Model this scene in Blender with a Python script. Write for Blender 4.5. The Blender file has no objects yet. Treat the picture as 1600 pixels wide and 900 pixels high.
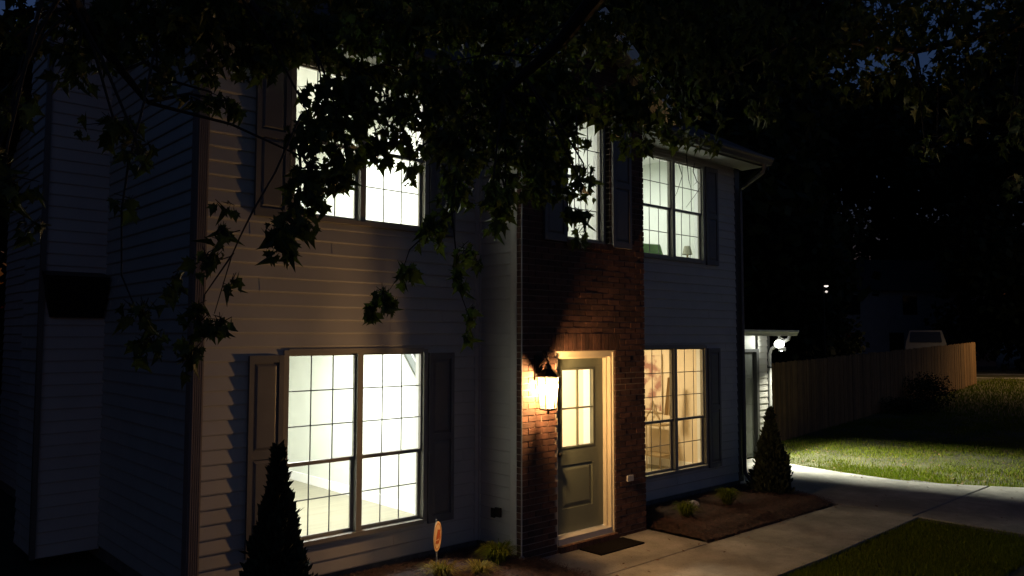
import bpy, math, random
import numpy as np
from mathutils import Vector, Matrix
R = math.radians
rnd = random.Random(7)
rng = np.random.default_rng(11)
sc = bpy.context.scene
COL = sc.collection

# ------------------------------------------------------------------ camera
CAM = Vector((0, 0, 2.40))
RIGHT = Vector((0.73601145, -0.67696795, 0.00124308))
UP = Vector((-0.0426087, -0.04449217, 0.99810067))
FWD = Vector((0.67562686, 0.73466648, 0.06159146))
FPX = 1230.34
cd = bpy.data.cameras.new('camera'); cam = bpy.data.objects.new('camera', cd); COL.objects.link(cam)
cd.sensor_width = 36; cd.lens = FPX * 36 / 1600; cd.clip_start = .05; cd.clip_end = 1500
m = Matrix.Identity(4)
for i in range(3):
    m[i][0] = RIGHT[i]; m[i][1] = UP[i]; m[i][2] = -FWD[i]; m[i][3] = CAM[i]
cam.matrix_world = m
sc.camera = cam

# ------------------------------------------------------------------ sky at late dusk, no sun left
w = bpy.data.worlds.new('World'); sc.world = w; w.use_nodes = True
nt = w.node_tree; bg = nt.nodes['Background']
sky = nt.nodes.new('ShaderNodeTexSky'); sky.sky_type = 'NISHITA'; sky.sun_disc = False
sky.sun_elevation = R(-1.0); sky.sun_rotation = R(200); sky.altitude = 300; sky.ozone_density = 3.2
glow = nt.nodes.new('ShaderNodeMixRGB'); glow.blend_type = 'ADD'; glow.inputs[0].default_value = 1
glow.inputs[2].default_value = (.0012, .0018, .0025, 1)      # even skyglow of the suburb
nt.links.new(sky.outputs[0], glow.inputs[1]); nt.links.new(glow.outputs[0], bg.inputs[0])
bg.inputs[1].default_value = .22
vs = sc.view_settings
vs.view_transform = 'Standard'; vs.look = 'None'; vs.exposure = 0.0; vs.gamma = 1.0; vs.use_curve_mapping = False
sc.cycles.use_denoising = True
sc.cycles.max_bounces = 8; sc.cycles.diffuse_bounces = 5; sc.cycles.transparent_max_bounces = 16
sc.cycles.sample_clamp_indirect = 4.0

def ray(u, v):
    return RIGHT * ((u - 800) / FPX) + UP * ((450 - v) / FPX) + FWD
def at(u, v, axis, val):
    d = ray(u, v); t = (val - CAM[axis]) / d[axis]
    return CAM + d * t
def atd(u, v, dep):
    return CAM + ray(u, v) * dep

# ------------------------------------------------------------------ mesh helpers
class MB:
    def __init__(s): s.v = []; s.f = []
    def add(s, vs_, fs):
        n = len(s.v); s.v += [tuple(p) for p in vs_]; s.f += [tuple(i + n for i in f) for f in fs]; return s
    def box(s, x0, x1, y0, y1, z0, z1):
        return s.add([(x0,y0,z0),(x1,y0,z0),(x1,y1,z0),(x0,y1,z0),(x0,y0,z1),(x1,y0,z1),(x1,y1,z1),(x0,y1,z1)],
                     [(0,3,2,1),(4,5,6,7),(0,1,5,4),(1,2,6,5),(2,3,7,6),(3,0,4,7)])
    def quad(s, a, b, c, d): return s.add([a,b,c,d], [(0,1,2,3)])
    def tube(s, pts, r, n=8, cap=True):
        pts = [Vector(p) for p in pts]; rs = r if isinstance(r, (list, tuple)) else [r]*len(pts)
        ring = []; prev = None
        for i, p in enumerate(pts):
            d = (pts[min(i+1, len(pts)-1)] - pts[max(i-1, 0)]).normalized()
            if prev is None:
                a = d.orthogonal().normalized()
            else:
                a = (prev - d * prev.dot(d)); a = a.normalized() if a.length > 1e-6 else d.orthogonal().normalized()
            prev = a; b = d.cross(a)
            ring.append([p + (a*math.cos(2*math.pi*k/n) + b*math.sin(2*math.pi*k/n))*rs[i] for k in range(n)])
        vv = [q for rg in ring for q in rg]; ff = []
        for i in range(len(pts)-1):
            for k in range(n):
                ff.append((i*n+k, i*n+(k+1)%n, (i+1)*n+(k+1)%n, (i+1)*n+k))
        if cap:
            ff.append(tuple(range(n))[::-1]); ff.append(tuple((len(pts)-1)*n+k for k in range(n)))
        return s.add(vv, ff)
    def lathe(s, c, prof, n=16):
        vv = []; ff = []
        for (r, z) in prof:
            for k in range(n):
                a = 2*math.pi*(k+.5)/n; vv.append((c[0]+r*math.cos(a), c[1]+r*math.sin(a), c[2]+z))
        for i in range(len(prof)-1):
            for k in range(n): ff.append((i*n+k, i*n+(k+1)%n, (i+1)*n+(k+1)%n, (i+1)*n+k))
        return s.add(vv, ff)
    def prism(s, poly, z0, z1):
        n = len(poly); vv = [(x,y,z0) for x,y in poly] + [(x,y,z1) for x,y in poly]
        ff = [tuple(range(n))[::-1], tuple(range(n, 2*n))] + [(i,(i+1)%n,n+(i+1)%n,n+i) for i in range(n)]
        return s.add(vv, ff)
    def build(s, name, mat, parent=None, smooth=False):
        o0 = ORG.get(parent.name, Vector((0,0,0))) if parent else Vector((0,0,0))
        me = bpy.data.meshes.new(name)
        me.from_pydata([(p[0]-o0[0], p[1]-o0[1], p[2]-o0[2]) for p in s.v], [], s.f)
        me.materials.append(mat)
        if smooth: me.polygons.foreach_set('use_smooth', [True]*len(me.polygons))
        me.update()
        o = bpy.data.objects.new(name, me); COL.objects.link(o)
        if parent: o.parent = parent; ORG[o.name] = o0
        return o
ORG = {}
def fastmesh(name, V, Fq, mat, parent=None, k=4):
    """V (n,3) numpy, Fq (m,k) index array"""
    o0 = ORG.get(parent.name, Vector((0,0,0))) if parent else Vector((0,0,0))
    V = V - np.array(o0)
    me = bpy.data.meshes.new(name)
    me.vertices.add(len(V)); me.vertices.foreach_set('co', V.astype(np.float32).ravel())
    mm = len(Fq)
    me.loops.add(mm*k); me.loops.foreach_set('vertex_index', Fq.astype(np.int32).ravel())
    me.polygons.add(mm)
    me.polygons.foreach_set('loop_start', np.arange(0, mm*k, k, dtype=np.int32))
    me.polygons.foreach_set('loop_total', np.full(mm, k, dtype=np.int32))
    me.materials.append(mat); me.update(calc_edges=True)
    o = bpy.data.objects.new(name, me); COL.objects.link(o)
    if parent: o.parent = parent; ORG[o.name] = o0
    return o
def tag(o, label=None, cat=None, group=None, kind=None):
    if label: o['label'] = label
    if cat: o['category'] = cat
    if group: o['group'] = group
    if kind: o['kind'] = kind
    return o
def thing(name, label, cat, loc=(0,0,0), group=None):
    o = bpy.data.objects.new(name, None); COL.objects.link(o); o.location = loc
    ORG[o.name] = Vector(loc); o.empty_display_size = .2
    return tag(o, label, cat, group)

# ------------------------------------------------------------------ materials
def mat(name, col, rough=.7, noise=0.0, nscale=8.0, bump=0.0, bscale=40.0, metal=0.0, spec=.5, island=0.0, stretch=None):
    M = bpy.data.materials.new(name); M.use_nodes = True
    n = M.node_tree.nodes; l = M.node_tree.links; b = n['Principled BSDF']
    b.inputs['Base Color'].default_value = (*col, 1); b.inputs['Roughness'].default_value = rough
    b.inputs['Metallic'].default_value = metal; b.inputs['Specular IOR Level'].default_value = spec
    tc = n.new('ShaderNodeTexCoord'); src = tc.outputs['Object']
    if stretch:
        mp = n.new('ShaderNodeMapping'); mp.inputs['Scale'].default_value = stretch; l.new(src, mp.inputs[0]); src = mp.outputs[0]
    if noise > 0 or island > 0:
        nz = n.new('ShaderNodeTexNoise'); nz.inputs['Scale'].default_value = nscale; nz.inputs['Detail'].default_value = 6
        l.new(src, nz.inputs[0])
        mr = n.new('ShaderNodeMapRange'); mr.inputs[1].default_value = .3; mr.inputs[2].default_value = .7
        mr.inputs[3].default_value = 1-noise; mr.inputs[4].default_value = 1+noise; l.new(nz.outputs[0], mr.inputs[0])
        val = mr.outputs[0]
        if island > 0:
            g = n.new('ShaderNodeNewGeometry'); m2 = n.new('ShaderNodeMapRange')
            m2.inputs[3].default_value = 1-island; m2.inputs[4].default_value = 1+island
            l.new(g.outputs['Random Per Island'], m2.inputs[0])
            mu = n.new('ShaderNodeMath'); mu.operation = 'MULTIPLY'; l.new(val, mu.inputs[0]); l.new(m2.outputs[0], mu.inputs[1]); val = mu.outputs[0]
        vm = n.new('ShaderNodeVectorMath'); vm.operation = 'SCALE'; vm.inputs[0].default_value = col; l.new(val, vm.inputs['Scale'])
        l.new(vm.outputs[0], b.inputs['Base Color'])
    if bump > 0:
        bz = n.new('ShaderNodeTexNoise'); bz.inputs['Scale'].default_value = bscale; bz.inputs['Detail'].default_value = 8
        l.new(src, bz.inputs[0]); bp = n.new('ShaderNodeBump'); bp.inputs['Strength'].default_value = bump; bp.inputs['Distance'].default_value = .01
        l.new(bz.outputs[0], bp.inputs['Height']); l.new(bp.outputs[0], b.inputs['Normal'])
    return M
def leafmat(name, col, trans=.35, spec=.12):
    M = bpy.data.materials.new(name); M.use_nodes = True
    n = M.node_tree.nodes; l = M.node_tree.links; out = n['Material Output']; b = n['Principled BSDF']
    g = n.new('ShaderNodeNewGeometry'); m2 = n.new('ShaderNodeMapRange'); m2.inputs[3].default_value = .6; m2.inputs[4].default_value = 1.4
    l.new(g.outputs['Random Per Island'], m2.inputs[0])
    vm = n.new('ShaderNodeVectorMath'); vm.operation = 'SCALE'; vm.inputs[0].default_value = col; l.new(m2.outputs[0], vm.inputs['Scale'])
    l.new(vm.outputs[0], b.inputs['Base Color']); b.inputs['Roughness'].default_value = .65; b.inputs['Specular IOR Level'].default_value = spec
    t = n.new('ShaderNodeBsdfTranslucent'); vm2 = n.new('ShaderNodeVectorMath'); vm2.operation = 'MULTIPLY'
    vm2.inputs[1].default_value = (1.0, 1.2, .5); l.new(vm.outputs[0], vm2.inputs[0]); l.new(vm2.outputs[0], t.inputs[0])
    mx = n.new('ShaderNodeMixShader'); mx.inputs[0].default_value = trans
    l.new(b.outputs[0], mx.inputs[1]); l.new(t.outputs[0], mx.inputs[2]); l.new(mx.outputs[0], out.inputs[0])
    return M
def emit(name, col, s):
    M = bpy.data.materials.new(name); M.use_nodes = True; n = M.node_tree.nodes; l = M.node_tree.links
    e = n.new('ShaderNodeEmission'); e.inputs[0].default_value = (*col, 1); e.inputs[1].default_value = s
    l.new(e.outputs[0], n['Material Output'].inputs[0]); n.remove(n['Principled BSDF']); return M
def glassmat(name, tint=(.93,.96,.94), seeded=False):
    M = bpy.data.materials.new(name); M.use_nodes = True; n = M.node_tree.nodes; l = M.node_tree.links
    n.remove(n['Principled BSDF'])
    t = n.new('ShaderNodeBsdfTransparent'); t.inputs[0].default_value = (*tint, 1)
    g = n.new('ShaderNodeBsdfGlossy'); g.inputs['Roughness'].default_value = .02
    f = n.new('ShaderNodeFresnel'); f.inputs[0].default_value = 1.45
    mx = n.new('ShaderNodeMixShader'); l.new(f.outputs[0], mx.inputs[0]); l.new(t.outputs[0], mx.inputs[1]); l.new(g.outputs[0], mx.inputs[2])
    l.new(mx.outputs[0], n['Material Output'].inputs[0]); return M

SIDING = mat('vinyl_siding', (.40,.385,.36), .55, .07, 3.0, .06, 90)
TRIM = mat('vinyl_trim', (.44,.42,.39), .5, .05, 6)
WFRAME = mat('window_vinyl', (.25,.23,.195), .45, .05, 9)
SHUT = mat('shutter_paint', (.13,.125,.125), .5, .08, 6, .08, 60)
BRICK = mat('brick_clay', (.072,.031,.020), .85, .35, 16, .5, 120, island=.40)
MORTAR = mat('mortar', (.25,.21,.165), .95, .2, 25, .5, 150)
def concrete():
    M = mat('concrete', (.235,.225,.205), .9, .14, 2.3, .35, 45); n = M.node_tree.nodes; l = M.node_tree.links; b = n['Principled BSDF']
    src = b.inputs['Base Color'].links[0].from_socket; tc = n.new('ShaderNodeTexCoord')
    a = n.new('ShaderNodeTexNoise'); a.inputs['Scale'].default_value = .9; a.inputs['Detail'].default_value = 9; a.inputs['Roughness'].default_value = .7; l.new(tc.outputs['Object'], a.inputs[0])
    r = n.new('ShaderNodeMapRange'); r.inputs[1].default_value = .42; r.inputs[2].default_value = .62; r.inputs[3].default_value = .58; r.inputs[4].default_value = 1.10; l.new(a.outputs[0], r.inputs[0])
    v = n.new('ShaderNodeTexNoise'); v.inputs['Scale'].default_value = 55; v.inputs['Detail'].default_value = 3; l.new(tc.outputs['Object'], v.inputs[0])
    r2 = n.new('ShaderNodeMapRange'); r2.inputs[1].default_value = .3; r2.inputs[2].default_value = .4; r2.inputs[3].default_value = .55; r2.inputs[4].default_value = 1.0; l.new(v.outputs[0], r2.inputs[0])
    m_ = n.new('ShaderNodeMath'); m_.operation = 'MULTIPLY'; l.new(r.outputs[0], m_.inputs[0]); l.new(r2.outputs[0], m_.inputs[1])
    x = n.new('ShaderNodeVectorMath'); x.operation = 'SCALE'; l.new(src, x.inputs[0]); l.new(m_.outputs[0], x.inputs['Scale']); l.new(x.outputs[0], b.inputs['Base Color'])
    return M
CONC = concrete()
CONC2 = mat('joint_dirt', (.05,.045,.04), .95, .2, 10)
MULCH = mat('pine_straw', (.055,.022,.015), .95, .45, 14, .8, 60, island=.5)
SOIL = mat('bed_soil', (.030,.016,.012), .95, .4, 9, .8, 40)
LAWN = mat('lawn_soil', (.034,.034,.011), .98, .5, 2.2, .6, 30)
GRASS = leafmat('grass_blade', (.088,.110,.010), .25, .04)
DRY = leafmat('dry_blade', (.17,.14,.035), .25, .04)
LEAF = leafmat('maple_leaf', (.050,.066,.020), .30, .25)
FARLEAF = leafmat('wood_leaf', (.020,.028,.012), .12)
CEDAR = mat('evergreen', (.018,.028,.012), .85, .4, 20, island=.4)
BARK = mat('bark', (.024,.019,.015), .95, .4, 12, .9, 30, stretch=(1,1,.3))
DOORP = mat('sage_door_paint', (.115,.135,.105), .45, .04, 6, .03, 60)
JAMB = mat('cream_jamb', (.60,.55,.42), .5, .05, 7)
METAL = mat('black_metal', (.02,.018,.016), .4, .2, 30, metal=.6)
WHITE = mat('white_paint', (.70,.70,.67), .5, .05, 5)
SOFF = mat('soffit_vinyl', (.36,.36,.34), .6, .05, 5)
GALV = mat('aluminium', (.42,.42,.41), .45, .05, 8)
DARKTRIM = mat('dark_gutter', (.075,.073,.072), .45, .06, 8)
SHINGLE = mat('shingle', (.05,.047,.045), .95, .4, 30, .7, 60)
ROOMW = mat('room_paint', (.66,.68,.62), .7, .03, 2)
ROOMC = mat('ceiling_paint', (.74,.74,.72), .8, .02, 2)
WARMW = mat('warm_room_paint', (.66,.56,.42), .7, .03, 2)
BASEB = mat('baseboard_paint', (.85,.85,.83), .4)
OAK = mat('oak_floor', (.27,.25,.175), .35, .16, 3.0, .05, 20, stretch=(.35,6,1))
GLASS = glassmat('window_glass')
LGLASS = glassmat('lantern_glass', (.95,.9,.8))
_n = LGLASS.node_tree.nodes; _l = LGLASS.node_tree.links; _o = _n['Material Output']; _s = _o.inputs[0].links[0].from_socket
_t = _n.new('ShaderNodeBsdfTranslucent'); _t.inputs[0].default_value = (.9,.8,.6,1); _m = _n.new('ShaderNodeMixShader'); _m.inputs[0].default_value = .09
_l.new(_s, _m.inputs[1]); _l.new(_t.outputs[0], _m.inputs[2]); _l.new(_m.outputs[0], _o.inputs[0])
FENCE = mat('cedar_board', (.16,.085,.031), .85, .35, 5, .5, 30, island=.3, stretch=(6,6,.7))
RUBBER = mat('doormat_fibre', (.008,.007,.007), 1.0, .4, 60, 1.0, 300, spec=.05)
ROCKM = mat('fieldstone', (.42,.36,.32), .9, .3, 20, .8, 60)

# ------------------------------------------------------------------ ground
def gz(x, y):
    """gentle rise of the side yard"""
    base = min(.45, 0.018*max(0.0, x-16.5))
    d = (y-9.02)-(x-14.75)*.1073          # distance behind the fence line
    t = min(1.0, max(0.0, (d-1.2)/5.0))*min(1.0, max(0.0, (x-17)/6.0))*min(1.0, max(0.0, (60-x)/15.0))
    return base + 1.0*t*t*(3-2*t)
N = 90
gx = np.concatenate([np.linspace(-260, -8, 14), np.linspace(-6, 52, 60), np.linspace(58, 320, 16)])
gy = np.concatenate([np.linspace(-260, -8, 14), np.linspace(-6, 40, 48), np.linspace(46, 330, 16)])
V = []
for yy in gy:
    for xx in gx:
        z = -.02 + min(gz(xx, yy), .45)
        if 14.2 < xx < 50: z += .02*math.sin(xx*1.3+yy*.9) + .012*math.sin(yy*2.7)
        V.append((xx, yy, z))
nx = len(gx); F = [(j*nx+i, j*nx+i+1, (j+1)*nx+i+1, (j+1)*nx+i) for j in range(len(gy)-1) for i in range(nx-1)]
g = MB(); g.v = V; g.f = F; tag(g.build('ground', LAWN), kind='structure')

def slab(name, poly, top, m_, kind='structure', bevel=True):
    b = MB(); n = len(poly); cx = sum(p[0] for p in poly)/n; cy = sum(p[1] for p in poly)/n
    def ins(p, d):
        v = Vector((cx-p[0], cy-p[1])); L = v.length; return (p[0]+v.x/L*d, p[1]+v.y/L*d)
    vv = [(x,y,-.08) for x,y in poly] + [(x,y,top-.008) for x,y in poly] + [(*ins(p,.012), top) for p in poly]
    ff = [(i,(i+1)%n,n+(i+1)%n,n+i) for i in range(n)] + [(n+i,n+(i+1)%n,2*n+(i+1)%n,2*n+i) for i in range(n)] + [tuple(range(2*n,3*n))]
    b.add(vv, ff); o = b.build(name, m_); tag(o, kind=kind); return o
# one sheet of joint dirt under the slabs shows in the control joints
slab('walkway', [(5.98,5.262),(7.93,5.262),(7.93,6.15),(6.03,6.15),(5.93,5.8)], .030, CONC)
slab('walkway', [(5.6,4.12),(8.42,4.08),(8.42,5.25),(5.93,5.25)], .030, CONC)
slab('walkway', [(8.43,4.08),(11.10,4.14),(11.10,5.20),(10.2,5.235),(8.43,5.25)], .030, CONC)
slab('driveway', [(11.115,4.22),(14.22,4.22),(13.80,4.95),(13.70,5.45),(13.75,6.4),(13.92,7.4),(14.0,8.3),(11.115,8.3)], .031, CONC)
slab('driveway', [(11.115,-2),(16.4,-2),(15.9,0),(15.2,2.2),(14.62,3.6),(14.235,4.205),(11.115,4.205)], .031, CONC)
slab('driveway', [(11.115,-9),(17.6,-9),(16.42,-2.015),(11.115,-2.015)], .031, CONC)
jd = MB(); jd.box(5.7, 14.0, 4.16, 5.3, -.06, .012); jd.box(11.0,13.6,-8.8,8.2,-.06,.0125); tag(jd.build('joint_soil', CONC2), kind='structure')
# far street beyond the fence
st = MB(); st.add([(37,-40,.42),(52,-40,.42),(60,8,.435),(66,60,.45),(48,60,.45),(40.5,9,.42)],[(0,1,2,5),(5,2,3,4)])
tag(st.build('road', CONC), kind='structure')

def mound(name, poly, h, m_, label=None):
    """planting bed: filled polygon grid raised to the middle"""
    xs = [p[0] for p in poly]; ys = [p[1] for p in poly]
    def inside(x, y):
        c = False; j = len(poly)-1
        for i in range(len(poly)):
            if (poly[i][1] > y) != (poly[j][1] > y) and x < (poly[j][0]-poly[i][0])*(y-poly[i][1])/(poly[j][1]-poly[i][1])+poly[i][0]: c = not c
            j = i
        return c
    def dist(x, y):
        d = 9
        for i in range(len(poly)):
            a = Vector(poly[i]); b = Vector(poly[(i+1)%len(poly)]); p = Vector((x,y)); t = max(0,min(1,(p-a).dot(b-a)/max(1e-9,(b-a).length_squared)))
            d = min(d, (p-a-(b-a)*t).length)
        return d
    st_ = .045; b = MB(); idx = {}
    def vid(i, j):
        if (i,j) in idx: return idx[(i,j)]
        x = min(xs)+i*st_; y = min(ys)+j*st_
        d = dist(x, y) if inside(x, y) else -dist(x, y)
        z = -.03 if d < -.03 else h*min(1, (d+.05)/.22)**.6 + rnd.uniform(0,.022)
        b.v.append((x, y, z)); idx[(i,j)] = len(b.v)-1; return idx[(i,j)]
    for i in range(int((max(xs)-min(xs))/st_)+1):
        for j in range(int((max(ys)-min(ys))/st_)+1):
            cx = min(xs)+(i+.5)*st_; cy = min(ys)+(j+.5)*st_
            if inside(cx, cy) or dist(cx, cy) < .05:
                b.f.append((vid(i,j), vid(i+1,j), vid(i+1,j+1), vid(i,j+1)))
    o = b.build(name, m_); tag(o, kind='structure')
    return inside, dist, (min(xs), max(xs), min(ys), max(ys))
BED_R = [(7.97,6.84),(7.97,5.34),(8.3,5.29),(9.6,5.27),(10.7,5.24),(11.02,5.30),(11.22,5.6),(11.36,6.1),(11.42,6.5),(11.27,6.84)]
BED_L = [(1.2,5.0),(3.2,4.6),(5.0,4.7),(5.85,5.2),(5.92,5.7),(5.97,6.08),(5.78,6.11),(5.78,6.84),(2.3,6.84),(1.2,6.84)]
inR = mound('planting_bed', BED_R, .085, SOIL)
inL = mound('planting_bed', BED_L, .10, SOIL)
def straw(ins, n, h, name, label):
    inside, dist, (x0,x1,y0,y1) = ins; P = []
    while len(P) < n:
        x = rnd.uniform(x0,x1); y = rnd.uniform(y0,y1)
        if inside(x, y) or dist(x,y) < .05: P.append((x, y, h*min(1,(dist(x,y)+.03)/.2)**.6))
    P = np.array(P); a = rng.uniform(0, 2*np.pi, n); L = rng.uniform(.05,.11,n); tl = rng.uniform(-.25,.35,n)
    d = np.stack([np.cos(a), np.sin(a), tl],1)*L[:,None]; s = np.stack([-np.sin(a), np.cos(a), 0*a],1)*.0022
    P[:,2] += rng.uniform(.0,.03,n)+.01
    V = np.stack([P-d/2-s, P-d/2+s, P+d/2+s, P+d/2-s],1).reshape(-1,3)
    o = fastmesh(name, V, np.arange(4*n).reshape(n,4), MULCH); tag(o, label, 'mulch', kind='stuff')
straw(inR, 15000, .09, 'pine_straw', 'reddish pine straw covering the bed beside the front walk')
straw(inL, 15000, .105, 'pine_straw', 'dark pine straw in the bed under the large bright window')

# grass blades (stuff)
def blades(name, pts, hmin, hmax, m_, label, wid=.004, lean=.5):
    n = len(pts); P = np.array(pts); a = rng.uniform(0,2*np.pi,n); h = rng.uniform(hmin,hmax,n); ln = rng.uniform(0,lean,n)*h
    b = rng.uniform(0,2*np.pi,n); s = np.stack([np.cos(a),np.sin(a),0*a],1)*wid
    top = P + np.stack([np.cos(b)*ln, np.sin(b)*ln, h],1); mid = P + np.stack([np.cos(b)*ln*.3, np.sin(b)*ln*.3, h*.55],1)
    V = np.stack([P-s, P+s, mid+s*.8, mid-s*.8, top],1).reshape(-1,3)
    i = np.arange(n)*5
    T = np.concatenate([np.stack([i,i+1,i+2],1), np.stack([i,i+2,i+3],1), np.stack([i+3,i+2,i+4],1)])
    o = fastmesh(name, V, T, m_, k=3); return tag(o, label, 'grass', kind='stuff')
def edge_x(y):  # right edge of the driveway
    ys_ = [-2,0,2.2,3.6,4.2,4.95,5.45,6.4,7.4,8.3]; xs_ = [16.4,15.9,15.2,14.62,14.23,13.80,13.70,13.75,13.92,14.0]
    return float(np.interp(y, ys_, xs_))
pts = []; pts2 = []
while len(pts) < 90000:
    x = 13.7 + rnd.random()**1.5*12; y = rnd.uniform(0.5, 10.2)
    e = edge_x(y)
    if x < e + rnd.gauss(.03,.03): continue
    n_ = math.sin(x*2.1+y)*math.sin(y*1.7-x*.8)+.6*math.sin(x*5.3)*math.sin(y*4.9+1)
    if n_ < -.35 and rnd.random() < .6: continue
    p = (x, y, -.03+min(gz(x,y),.45))
    (pts2 if rnd.random() < (.22 if n_ < .2 else .07) else pts).append(p)
blades('lawn_grass', pts, .03, .075, GRASS, 'short green lawn grass lit beside the driveway', .005)
blades('dry_lawn_grass', pts2, .03, .06, DRY, 'dry straw coloured blades mixed in the lawn beside the driveway', .005)
pts = []
while len(pts) < 30000:
    x = rnd.uniform(7, 11.1); y = rnd.uniform(2.6, 4.14); pts.append((x, y, -.02))
blades('front_lawn_grass', pts, .03, .07, GRASS, 'dark front lawn grass in the corner below the walkway', .004)
pts = []
while len(pts) < 16000:
    x = 24 + rnd.random()*18; y = rnd.uniform(3, 12); pts.append((x, y, -.02+min(gz(x,y),.45)))
blades('far_lawn_grass', pts, .05, .13, GRASS, 'far lawn grass in front of the fence end', .012)

# fallen leaves
def litter(n, fn, label):
    P = np.array([fn() for _ in range(n)]); a = rng.uniform(0,2*np.pi,n); L = rng.uniform(.018,.05,n)[:,None]
    d = np.stack([np.cos(a),np.sin(a),rng.uniform(-.3,.5,n)],1); q = np.stack([-np.sin(a),np.cos(a),rng.uniform(-.3,.5,n)],1)
    V = np.stack([P-d*L*.5, P+q*L*.35, P+d*L*.6, P-q*L*.4],1).reshape(-1,3)
    o = fastmesh('leaf_litter', V, np.arange(4*n).reshape(n,4), LITTER); tag(o, label, 'leaves', kind='stuff')
LITTER = mat('dead_leaf', (.11,.06,.03), .9, .3, 30, island=.6)
def _l1():
    x = rnd.uniform(13.9,24); y = rnd.uniform(3,9.6); return (x, y, gz(x,y)+.03)
def _l2():
    x = rnd.choice([rnd.gauss(13.75,.25), rnd.uniform(11.2,14)]); y = rnd.uniform(2,8.2); return (x, y, .04)
def _l3():
    x = rnd.uniform(6,11.1); y = 5.2+abs(rnd.gauss(0,.25))*rnd.choice([-1,1]); return (x, max(4.15,y), .045)
litter(900, _l1, 'dead leaves scattered over the lawn right of the driveway')
litter(90, _l2, 'a few dead leaves along the edge of the driveway')
litter(60, _l3, 'a few dead leaves on the front walk')
# ------------------------------------------------------------------ house
YF, XL, XR = 6.85, 2.59, 11.27
YB = 6.12      # brick face
house = thing('house', 'two storey suburban house with vinyl siding, shuttered lit windows and a brick entrance bay', 'house', (6.9, 6.85, 0))
def bands(z0, z1, x0, x1, ops):
    """rectangles (xa,xb,za,zb) of x0..x1 by z0..z1 outside the openings"""
    zs = sorted({z0, z1} | {z for o in ops for z in (o[2], o[3]) if z0 < z < z1}); out = []
    for a, b in zip(zs, zs[1:]):
        cut = sorted((max(x0,o[0]), min(x1,o[1])) for o in ops if o[2] < (a+b)/2 < o[3] and o[0] < x1 and o[1] > x0); x = x0
        for c, d in cut:
            if c > x+1e-4: out.append((x, c, a, b))
            x = max(x, d)
        if x1 > x+1e-4: out.append((x, x1, a, b))
    return out
SEED = random.Random(3)
def siding(mp, s0, s1, z0, z1, ops=(), exp=.127, top=None):
    """lap siding; mp(s, out, z) gives the point"""
    b = MB(); z = z0; k = 0
    while z < z1-1e-4:
        zt = min(z+exp, z1); ft = (lambda zz: .003 + .015*(1-(zz-z)/exp))
        a0, a1 = s0, s1
        if top: a0, a1 = top(z, zt)
        if a1 > a0:
            seam = a0 + SEED.uniform(.3, 3.4)
            BB = []
            for (xa,xb,za,zb) in bands(z, zt, a0, a1, ops):
                if xa+.05 < seam < xb-.05: BB += [(xa,seam,za,zb,0.0),(seam,xb,za,zb,.0022)]
                else: BB.append((xa,xb,za,zb,0.0 if xb <= seam else .0022))
            for (xa,xb,za,zb,dof) in BB:
                oa, ob = ft(za)+dof, ft(zb)+dof
                # shape of the board: rolled lower edge then flat face
                zl = min(za+.012, zb)
                if abs(za-z) < 1e-4:
                    b.quad(mp(xa,.001,za), mp(xb,.001,za), mp(xb,oa-.003,za), mp(xa,oa-.003,za))
                    b.quad(mp(xa,oa-.003,za), mp(xb,oa-.003,za), mp(xb,oa,zl), mp(xa,oa,zl)); za = zl
                b.quad(mp(xa,oa,za), mp(xb,oa,za), mp(xb,ob,zb), mp(xa,ob,zb))
                # board ends at cut edges
                for xe in (xa, xb): b.quad(mp(xe,0,za), mp(xe,oa,za), mp(xe,ob,zb), mp(xe,0,zb))
        z = zt; k += 1
    return b
front = lambda s, o, z: (s, YF-o, z)
side = lambda s, o, z: (XL-o, s, z)

# openings in the front plane (outer frame rectangle) : glass inset by FR
FR = .055
WINS = {  # x0,x1 (frame outer), z0,z1, mullion centre, rail z, rows upper, rows lower
 'LL': (3.42,5.045,.455,2.27,4.23,1.20,3,2),
 'UL': (3.445,5.04,3.525,5.055,4.235,4.295,2,2),
 'LR': (8.72,10.29,.455,2.27,9.507,1.20,3,2),
 'UR': (8.72,10.29,3.525,5.03,9.507,4.27,2,2)}
ops = [(v[0],v[1],v[2],v[3]) for v in WINS.values()]
siding(front, XL+.07, 5.77, .14, 5.12, ops).build('front_wall', SIDING, house)
siding(front, 7.87, XR-.11, .14, 5.12, ops).build('front_wall', SIDING, house)
YR = 14.9
YM = (YF+YR)/2; PITCH = .55
def gab(z, zt):
    if z < 5.12: return (YF+.11, YR)
    d = (z-5.12)/PITCH; return (YF+.11+d, YR-d)
siding(side, YF+.11, YR, .14, 5.12+PITCH*(YR-YF)/2-.1, [], top=gab).build('side_wall', SIDING, house)
# right side wall faces away from the view
siding(lambda s,o,z:(XR+o,s,z), YF+.09, YR, .14, 5.12+PITCH*(YR-YF)/2-.1, [], exp=.254, top=gab).build('side_wall', SIDING, house)
MB().box(XL,XR,YR,YR+.02,.1,5.1).build('rear_wall', SIDING, house)
# foundation
b = MB()
for x0,x1 in ((XL+.02,5.79),(7.87,XR-.02)): b.box(x0,x1,YF+.02,YF+.2,-.1,.14)
b.box(XL+.02,XL+.2,YF+.2,YR,-.1,.14); b.box(XR-.2,XR-.02,YF+.2,YR,-.1,.14); b.box(5.80,7.85,YB+.10,YF+.02,-.1,.14)
b.build('foundation', mat('parged_block',(.13,.12,.11),.95,.3,12,.5,50), house)
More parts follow.
